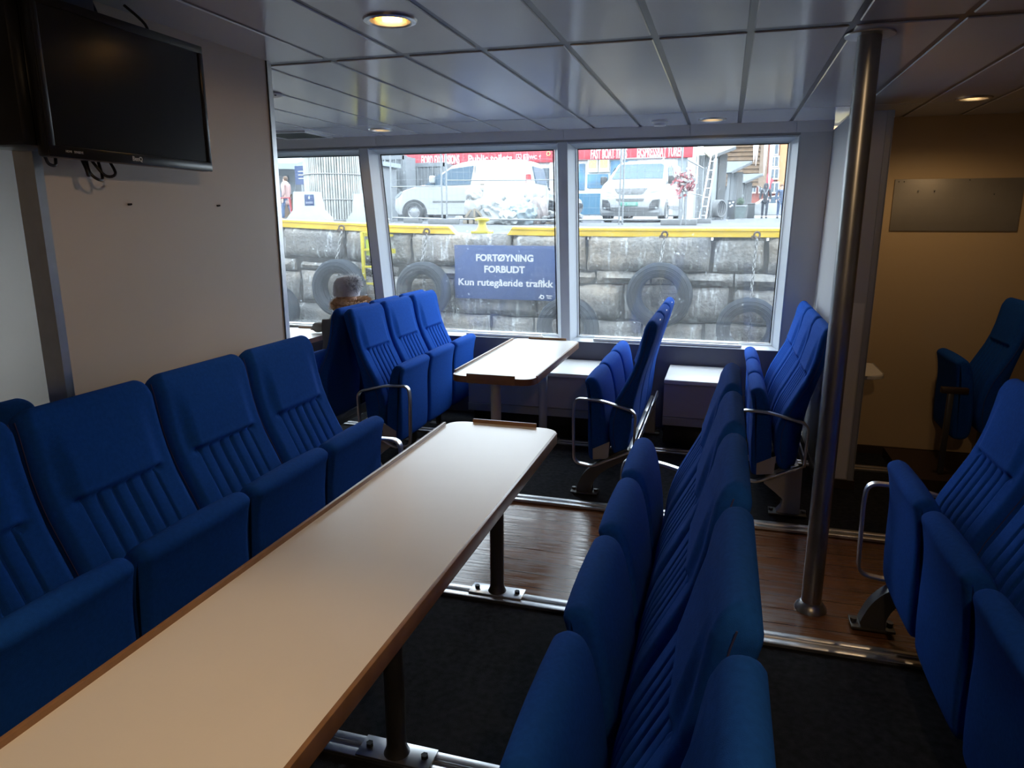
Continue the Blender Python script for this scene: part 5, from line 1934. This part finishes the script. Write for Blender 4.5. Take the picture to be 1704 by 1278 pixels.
# low building with a canopy at far left
p0, p1 = at(420, 330, 33), at(512, 330, 33)
gx = gz(p0.x, 33)
t = thing('ticket_hall', 'pale blue building with a broad canopy behind the pink-coated walker', 'building', ((p0.x + p1.x) / 2, 33, gx))
hw_ = (p1.x - p0.x) / 2 + 1.5
bm = B(); box(bm, -hw_, hw_, 0.0, 4.0, 0, 6.5); part('wall', bm, 'paleblue', t)
bm = B(); hexa(bm, [(-hw_, -3.2, 2.45), (hw_, -3.2, 2.25), (hw_, 0, 2.5), (-hw_, 0, 2.7), (-hw_, -3.2, 2.75), (hw_, -3.2, 2.5), (hw_, 0, 3.3), (-hw_, 0, 3.5)]); part('canopy', bm, 'paleblue', t)
for x0, x1 in ((-2.6, -1.75), (-1.45, -0.75), (-0.45, 0.4), (0.8, 1.6)):
    bm = B(); box(bm, x0 + 0.2, x1 + 0.2, -0.06, 0.02, 0.2, 2.2); part('window', bm, 'darkwin', t)
bm = B(); box(bm, 0.15, 1.05, -0.55, -0.45, 0.1, 1.25); part('door_leaf', bm, 'timber', t)
p = at(502, 292, 29)
t = thing('hanging_sign', 'small navy sign with pale lines beside the pole-clad column', 'sign', (p.x, 29, gz(p.x, 29)))
bm = B(); box(bm, -0.32, 0.32, -0.03, 0.03, 1.55, 2.35); part('board', bm, 'signnavy', t)
bm = B()
for z in (2.1, 1.95, 1.8):
    box(bm, -0.15, 0.2, -0.036, -0.03, z, z + 0.03)
part('sign_lines', bm, 'signwhite', t)
bm = B(); tube(bm, [(0, 0, 0), (0, 0, 1.56)], 0.04); part('post', bm, 'fence', t)

# grey box and pale fittings right of the column
p = at(604, 330, 23.5)
t = thing('storage_box', 'brown and grey storage box behind the pole-clad column', 'storage box', (p.x, 23.5, gz(p.x, 23.5)))
bm = B(); box(bm, -0.75, 0.75, 0.1, 1.2, 0, 1.9); part('casing', bm, 'greyfac', t)
bm = B(); box(bm, -0.60, 0.60, 0.04, 0.12, 0.75, 1.25); part('brown_panel', bm, 'timber', t)
bm = B(); box(bm, -0.9, 0.9, -0.1, 1.3, 1.9, 2.05); part('lid', bm, 'paleblue', t)

# grey containers
for i, (px0, px1, Y, h, lab) in enumerate(((632, 676, 25.3, 2.35, 'grey steel container at the left of the middle window'), (678, 742, 26.6, 2.15, 'grey corrugated container behind the bonnet of the side-on van'))):
    a, b = at(px0, 360, Y), at(px1, 360, Y)
    t = thing('container', lab, 'container', ((a.x + b.x) / 2, Y, gz(a.x, Y)), 0, 'grey steel containers')
    w = (b.x - a.x) / 2
    bm = B()
    pts = []
    n = int(2 * w / 0.14)
    for k in range(n):
        x = -w + 2 * w * k / n
        pts += [(x, 0.0), (x + 0.05, 0.0), (x + 0.07, 0.035), (x + 0.12, 0.035)]
    pts += [(w, 0.0), (w, 1.0), (-w, 1.0)]
    prism(bm, pts, 0.12, h, 'z')
    part('corrugated_wall', bm, 'greyfac', t, ang=20)
    bm = B()
    for x in (-w, w):
        box(bm, x - 0.07, x + 0.07, -0.03, 0.1, 0, h + 0.02)
    box(bm, -w, w, -0.03, 0.1, h - 0.12, h + 0.03); box(bm, -w, w, -0.03, 0.1, 0, 0.16); box(bm, -w, w, -0.02, 0.06, h * 0.52, h * 0.52 + 0.10)
    part('frame', bm, 'greyfac', t)
    bm = B()
    for k in range(2):
        tube(bm, [(-w * 0.4 + k * w * 0.8, -0.05, 0.15), (-w * 0.4 + k * w * 0.8, -0.05, h - 0.1)], 0.025)
    part('lock_rods', bm, 'fence', t)
# pale block standing behind
a, b = at(560, 300, 40), at(700, 300, 40)
t = thing('building', 'pale blue-white building behind the containers and the red banner', 'building', ((a.x + b.x) / 2, 40, gz(-15, 40)))
w = (b.x - a.x) / 2
bm = B(); box(bm, -w, w, 0, 5, 0, 9); part('wall', bm, 'paleblue', t)
for x in np.linspace(-w + 0.6, w - 0.6, 8):
    bm = B(); box(bm, x - 0.25, x + 0.25, -0.05, 0.05, 2.4, 4.2); part('window', bm, 'cargrey', t)

# ------------------------------------------------------------------ kiosk with red banners
KY = 28.0


def kx(px):
    return at(px, 270, KY).x


x_l, x_m, x_r = kx(673), kx(926), kx(1153)
zb, zt = at(970, 266.4, KY).z, at(970, 248.5, KY).z + 0.25
gk = gz(-6, KY)
t = thing('kiosk', 'white ticket kiosk with long red banners above its windows', 'kiosk', (x_m, KY, gk))
X = lambda px: kx(px) - x_m
bm = B(); box(bm, X(860), X(1153), 0.12, 4.0, 0, zt - gk); box(bm, X(673), X(860), 0.30, 4.0, 0, zt - gk - 0.1); part('wall', bm, 'white', t)
for a, b, nm in ((673, 922, 'red_banner'), (936, 1152, 'red_banner')):
    dz = 0.0 if a > 900 else -0.06
    bm = B(); rbox(bm, X(a), X(b), -0.06, 0.12, zb - gk + dz, zt - gk, 0.02); part(nm, bm, 'bannerred', t)
text('banner_lettering', 'FJORD EXCURSIONS', 0.46, (X(733.5), -0.066, at(734, 267, KY).z - gk), t, 'signwhite', fit=X(765) - X(701.7), bold=0.012)
text('banner_lettering', 'Public toilets', 0.40, (X(816), -0.066, at(820, 264.5, KY).z - gk), t, 'signwhite', fit=X(852.5) - X(779.7), bold=0.010)
text('banner_lettering', 'WC ↑', 0.18, (X(892), -0.066, at(892, 262, KY).z - gk), t, 'signwhite', bold=0.004)
for px, nm in ((864, 'wheelchair'), (876, 'toilet')):
    cx_, cz_ = X(px), at(px, 262, KY).z - gk
    bm = B(); r = 0.115
    for q in ((-r, r, r - 0.02, r), (-r, r, -r, -r + 0.02), (-r, -r + 0.02, -r, r), (r - 0.02, r, -r, r)):
        box(bm, cx_ + q[0], cx_ + q[1], -0.072, -0.062, cz_ + q[2], cz_ + q[3])
    if nm == 'wheelchair':
        torus(bm, 0.045, 0.010, Matrix.Translation((cx_ - 0.005, -0.068, cz_ - 0.035)) @ Matrix.Rotation(PI / 2, 4, 'X'), 16, 5)
        ball(bm, cx_ - 0.015, -0.068, cz_ + 0.075, 0.018, 0.008, 0.018)
        tube(bm, [(cx_ - 0.012, -0.068, cz_ + 0.05), (cx_ - 0.008, -0.068, cz_ - 0.01), (cx_ + 0.04, -0.068, cz_ - 0.012), (cx_ + 0.06, -0.068, cz_ - 0.07)], 0.012)
    else:
        for s in (-0.045, 0.045):
            ball(bm, cx_ + s, -0.068, cz_ + 0.07, 0.018, 0.008, 0.018)
            hexa(bm, [(cx_ + s - 0.03, -0.072, cz_ - 0.08), (cx_ + s + 0.03, -0.072, cz_ - 0.08), (cx_ + s + 0.03, -0.062, cz_ - 0.08), (cx_ + s - 0.03, -0.062, cz_ - 0.08),
                      (cx_ + s - 0.022, -0.072, cz_ + 0.045), (cx_ + s + 0.022, -0.072, cz_ + 0.045), (cx_ + s + 0.022, -0.062, cz_ + 0.045), (cx_ + s - 0.022, -0.062, cz_ + 0.045)])
    part(nm + '_symbol', bm, 'signwhite', t)
bm = B(); torus(bm, 0.07, 0.018, Matrix.Translation((X(913), -0.07, at(913, 256, KY).z - gk)) @ Matrix.Rotation(PI / 2, 4, 'X'), 20, 6); part('round_badge', bm, 'poster', t)
text('banner_lettering', 'FAST BOAT TRIPS', 0.50, (X(1013), -0.066, at(1013, 256.5, KY).z - gk), t, 'signwhite', fit=X(1043) - X(983), bold=0.012)
text('banner_lettering', 'EKSPRESSBÅT TUREN', 0.50, (X(1098), -0.066, at(1098, 253.5, KY).z - gk), t, 'signwhite', fit=X(1137) - X(1060), bold=0.012)
zz = lambda py, px=980: at(px, py, KY).z - gk
for a, b, za, zb_, m, nm in ((868, 884, 322, 278, 'darkwin', 'window'), (886, 913, 322, 278, 'darkwin', 'window'), (924, 932, 320, 272, 'bluewin', 'window'),
                             (963, 973, 316, 272, 'bluewin', 'picture_window'), (977.5, 1012, 313, 290, 'bluewin', 'picture_window'), (1016, 1060, 313, 268, 'bluewin', 'picture_window'),
                             (1128, 1142, 300, 264, 'paleblue', 'picture_window'), (936, 1120, 357, 322, 'bluepanel', 'lower_panel')):
    bm = B(); box(bm, X(a), X(b), 0.06, 0.14, zz(za), zz(zb_)); part(nm, bm, m, t)
for a, b in ((978, 995), (996.5, 1014)):
    bm = B(); box(bm, X(a), X(b), -0.02, 0.05, zz(287), zz(263)); ps = part('poster', bm, 'posterwhite', t)
    bm = B(); box(bm, X(a) + 0.05, X(b) - 0.05, -0.03, -0.02, zz(280), zz(267)); part('poster_print', bm, 'poster', ps)
bm = B(); box(bm, X(915), X(922), -0.02, 0.14, 0, zb - gk); part('post', bm, 'white', t)
bm = B(); box(bm, X(1144), X(1153), -0.02, 0.14, 0, zb - gk); part('post', bm, 'white', t)

# ------------------------------------------------------------------ sheds, awnings and the houses at the right
Xw = lambda px, Y: at(px, 330, Y).x


def corr_wall(bm, x0, x1, y, z0, z1, step=0.22, d=0.05):
    n = max(2, int((x1 - x0) / step))
    pts = []
    for k in range(n):
        x = x0 + (x1 - x0) * k / n
        s = (x1 - x0) / n
        pts += [(x, y), (x + s * 0.4, y), (x + s * 0.5, y + d), (x + s * 0.9, y + d)]
    pts += [(x1, y), (x1, y + 0.4), (x0, y + 0.4)]
    prism(bm, pts, z0, z1, 'z')


# (left px, right px, distance, top py, awning: left px, right px, py at left, py at right)
SH = [(1157, 1202, 31, 258, [(1171, 253), (1181, 261.5), (1186, 260), (1225, 244.7), (1225, 236), (1171, 236)], 'cream', 'grey corrugated shed with a cream awning next to the kiosk'),
      (1206, 1230, 37, 287, [(1202, 269), (1205, 287.5), (1218, 286.5), (1252, 269.5), (1252, 268)], 'roofgrey', 'grey corrugated shed with a pale sloping roof, second from the kiosk'),
      (1231, 1246, 43, 304, [(1229, 290), (1231, 304.5), (1240, 303.5), (1270, 290), (1270, 288.5)], 'roofgrey', 'small grey corrugated shed with a sloping roof, third from the kiosk')]
for a, b, Y, top, poly, m, lab in SH:
    A, Bq = at(a, 362, Y), at(b, 362, Y)
    g0 = gz(A.x, Y)
    zt_ = at(a, top, Y).z - g0
    t = thing('shed', lab, 'shed', (A.x, Y, g0), 0, 'corrugated sheds along the quay')
    w = Bq.x - A.x
    bm = B(); corr_wall(bm, 0, w, 0, 0, zt_, 0.17 if Y < 35 else 0.28); part('corrugated_wall', bm, 'corr', t, ang=20)
    pp = [at(px, py, Y - 0.8) for px, py in poly]
    bm = B(); prism(bm, [(q.x - A.x, q.z - g0) for q in pp], -0.8, 0.1, 'y'); part('awning', bm, m, t)
    q0, q1 = pp[2], pp[3]
    bm = B(); tube(bm, [(q0.x - A.x, -0.75, q0.z - g0 - 0.03), (q1.x - A.x, -0.75, q1.z - g0 - 0.03)], rect_sec(0.10, 0.14)); part('awning_beam', bm, 'cargrey', t)
    bm = B(); box(bm, w - 0.25, w + 0.05, -0.12, 0.05, 0, zt_); part('door_post', bm, 'cargrey', t)

# timber-clad house behind the sheds
Y = 47
a, b = at(1185, 300, Y), at(1283, 300, Y)
g0 = gz(a.x, Y)
t = thing('timber_house', 'tall brown timber-clad house above the corrugated sheds', 'house', (a.x, Y, g0))
w = b.x - a.x
w2 = at(1262, 300, Y).x - a.x
zh = at(1230, 242, Y).z - g0 + 2
bm = B()
k = 0
z = at(1262, 309, Y).z - g0
while z < zh:
    x1_ = w2 if z > 0 else w2
    hexa(bm, [(0, 0.0, z), (w2, 0.0, z), (w2, 3, z), (0, 3, z), (0, 0.09, z + 0.24), (w2, 0.09, z + 0.24), (w2, 3, z + 0.24), (0, 3, z + 0.24)])
    z += 0.25
part('boarded_front', bm, 'timber', t)
bm = B(); hexa(bm, [(w2, 0, at(1262, 309, Y).z - g0), (w, 6, at(1262, 309, Y).z - g0), (w, 6.2, at(1262, 309, Y).z - g0), (w2, 0.3, at(1262, 309, Y).z - g0), (w2, 0, zh), (w, 6, zh), (w, 6.2, zh), (w2, 0.3, zh)]); part('boarded_side', bm, 'timber', t)
bm = B(); box(bm, -1.0, w2 - 0.3, 0.5, 3, 0, at(1262, 309, Y).z - g0 + 0.2); part('ground_floor', bm, 'greyfac', t)
for px, pb in ((1257.5, 276), (1254, 270), (1271, 292), (1279, 315)):
    q = at(px, pb, Y - 1.5)
    bm = B(); lathe(bm, [(0.01, q.z - g0), (0.06, q.z - g0 + 0.5), (0.10, q.z - g0 + 1.3), (0.12, zh)], q.x - a.x, -1.5, 8)
    part('icicle_light', bm, 'ice', t)
bm = B()
for px in (1257.5, 1254, 1271, 1279):
    q = at(px, 260, Y - 1.5)
    box(bm, q.x - a.x - 0.05, q.x - a.x + 0.05, -1.55, 0.1, zh - 0.06, zh)
part('light_bracket', bm, 'cargrey', t)

# red and orange house at the end
Y = 62
a, b, e = at(1240, 330, Y), at(1291, 330, Y), at(1430, 330, Y)
g0 = gz(a.x, Y)
t = thing('town_house', 'tall red and orange house with white windows at the far right', 'house', (a.x, Y, g0))
zt_ = 12
bm = B(); box(bm, 0, b.x - a.x, 0.0, 6, 0, zt_); part('red_wall', bm, 'redwall', t)
bm = B(); box(bm, b.x - a.x, e.x - a.x, -0.4, 6, 0, zt_); part('orange_wall', bm, 'orangewall', t)
bm = B(); box(bm, -0.2, e.x - a.x, -0.5, 0.0, 0, at(1250, 342, Y).z - g0); part('shop_front', bm, 'concrete', t)
for r_, pyc in enumerate((250, 270, 290, 313, 337)):
    for px, wpx in ((1288, 13),) + (((1253, 9), (1267, 9)) if pyc > 300 else ()):
        if pyc > 330 and px != 1288:
            continue
        q = at(px, pyc, Y)
        ww = wpx / 1182 * Y * 0.5
        bm = B(); box(bm, q.x - a.x - ww, q.x - a.x + ww, -0.56, -0.35, q.z - g0 - 0.42, q.z - g0 + 0.45); f = part('window', bm, 'signwhite', t)
        for s in (-1, 1):
            bm = B(); box(bm, q.x - a.x + s * ww * 0.45 - ww * 0.32, q.x - a.x + s * ww * 0.45 + ww * 0.32, -0.60, -0.50, q.z - g0 - 0.32, q.z - g0 + 0.35); part('pane', bm, 'darkwin', f)
bm = B()
q = at(1279, 305, Y)
ball(bm, q.x - a.x, -0.5, q.z - g0, 0.35, 0.1, 0.75); part('round_sign', bm, 'bannerred', t)

# people walking at the right
p = at(1271, 363, 40)
walker('person in a hooded black coat with white straps walking towards us at the right', (p.x, 40, gz(p.x, 40)), -PI / 2 - 0.05, 1.75, 'coatblack', 'trousers', 0.70, hood=True, straps=True, stride=0.10)
p = at(1297, 363, 40.5)
walker('person in a dark navy coat at the right edge of the window', (p.x, 40.5, gz(p.x, 40.5)), -PI / 2, 1.72, 'coatnavy', 'jeans', 0.72, stride=0.12)

# things along the sheds
p = at(1164, 366, 21.6)
t = thing('leaning_ladder', 'pale aluminium ladder leaning against the kiosk corner', 'ladder', (p.x, 21.6, gz(p.x, 21.6)), 0.15)
for s in (-1, 1):
    bm = B(); tube(bm, [(0.07 + s * 0.09, 0, 0), (0.42 + s * 0.07, 0.9, 2.05)], rect_sec(0.04, 0.03)); part('stile', bm, 'alu', t)
for k in range(7):
    f = 0.1 + 0.125 * k
    bm = B(); tube(bm, [(0.07 + 0.35 * f - 0.09, 0.9 * f, 2.05 * f), (0.07 + 0.35 * f + 0.09, 0.9 * f, 2.05 * f)], 0.012); part('rung', bm, 'alu', t)
p = at(1177, 365, 29)
t = thing('black_screen_stack', 'stack of dark boards and battens against the first corrugated shed', 'boards', (p.x, 29.0, gz(p.x, 29)))
for k, (x, h, m) in enumerate(((-0.30, 1.5, 'dark'), (-0.12, 2.0, 'cargrey'), (0.06, 1.75, 'dark'), (0.16, 2.3, 'corr'))):
    bm = B(); hexa(bm, [(x - 0.09, 0, 0), (x + 0.09, 0, 0), (x + 0.09, 0.05, 0), (x - 0.09, 0.05, 0), (x - 0.07, 0.5, h), (x + 0.08, 0.5, h), (x + 0.08, 0.55, h), (x - 0.07, 0.55, h)]); part('board', bm, m, t)
p = at(1193, 348, 28.5)
bm = B()
for k in range(7):
    torus(bm, 0.30, 0.03, Matrix.Translation((0.05 * k - 0.15, 0, 0.42)) @ Matrix.Rotation(PI / 2, 4, 'Y') @ Matrix.Rotation(0.1 * k, 4, 'X'), 24, 6)
tube(bm, [(-0.3, 0, 0.0), (-0.05, 0, 0.42), (0.2, 0, 0)], 0.02)
solo('cable_coil', bm, 'cargrey', 'dark coil of hose on a stand beside the first shed', 'coil', (p.x, 28.5, gz(p.x, 28.5)))
p = at(1216, 362, 34)
t = thing('notice_board', 'dark standing notice board with pale notes by the second shed', 'notice board', (p.x, 34, gz(p.x, 34)))
bm = B(); rbox(bm, -0.17, 0.17, -0.05, 0.05, 0.0, 0.82, 0.01); part('board', bm, 'dark', t)
bm = B()
for q in ((-0.08, 0.70), (0.06, 0.74), (0.02, 0.60), (-0.05, 0.55)):
    box(bm, q[0] - 0.04, q[0] + 0.04, -0.06, -0.05, q[1] - 0.035, q[1] + 0.035)
part('notes', bm, 'signwhite', t)
p = at(1231, 361, 36)
t = thing('wheelie_bin', 'green-grey bin with a pale lid between the second and third sheds', 'bin', (p.x, 36, gz(p.x, 36)))
bm = B(); hexa(bm, [(-0.20, -0.2, 0.03), (0.20, -0.2, 0.03), (0.20, 0.2, 0.03), (-0.20, 0.2, 0.03), (-0.28, -0.26, 0.55), (0.28, -0.26, 0.55), (0.28, 0.26, 0.55), (-0.28, 0.26, 0.55)]); part('bin_body', bm, 'bin', t)
bm = B(); rbox(bm, -0.30, 0.30, -0.29, 0.29, 0.55, 0.62, 0.02); part('lid', bm, 'corr', t)
p = at(1231.5, 345, 37)
t = thing('potted_tree', 'small dark clipped tree in a pot behind the bin', 'potted tree', (p.x, 36.6, gz(p.x, 36.6)))
bm = B(); lathe(bm, [(0.12, 0), (0.16, 0.25), (0.14, 0.26), (0.02, 0.24)], n=16); part('pot', bm, 'concrete', t)
bm = B(); tube(bm, [(0, 0, 0.2), (0, 0, 0.72)], 0.02); part('trunk', bm, 'timber', t)
bm = B(); blob(bm, 0, 0, 0.66, 0.16, 0.16, 0.18, 0.3, 9); part('crown', bm, 'leaf', t)
p = at(1249, 358, 41)
t = thing('litter_bin', 'dark litter bin beside the third shed', 'bin', (p.x, 41, gz(p.x, 41)))
bm = B(); rbox(bm, -0.18, 0.18, -0.18, 0.18, 0, 0.72, 0.02); part('bin_body', bm, 'dark', t)
bm = B(); rbox(bm, -0.20, 0.20, -0.20, 0.20, 0.72, 0.80, 0.02); part('lid', bm, 'cargrey', t)
p = at(1288, 358, 52)
t = thing('car', 'white car parked far away behind the hooded walker', 'car', (p.x, 52, gz(p.x, 52)), 0.0)
bm = c2.body()
part('body', bm, 'carwhite', t, ang=35)
for sd in (-1, 1):
    part('side_window', c2.side([(1.35, 0.98), (1.85, 1.36), (3.2, 1.38), (3.5, 1.0)], sd, 0.012), 'carglass', t)
    for u in (0.85, 3.35):
        wheel(t, u, sd * 0.80, 0.30, sd)
t.location.x -= 2.4
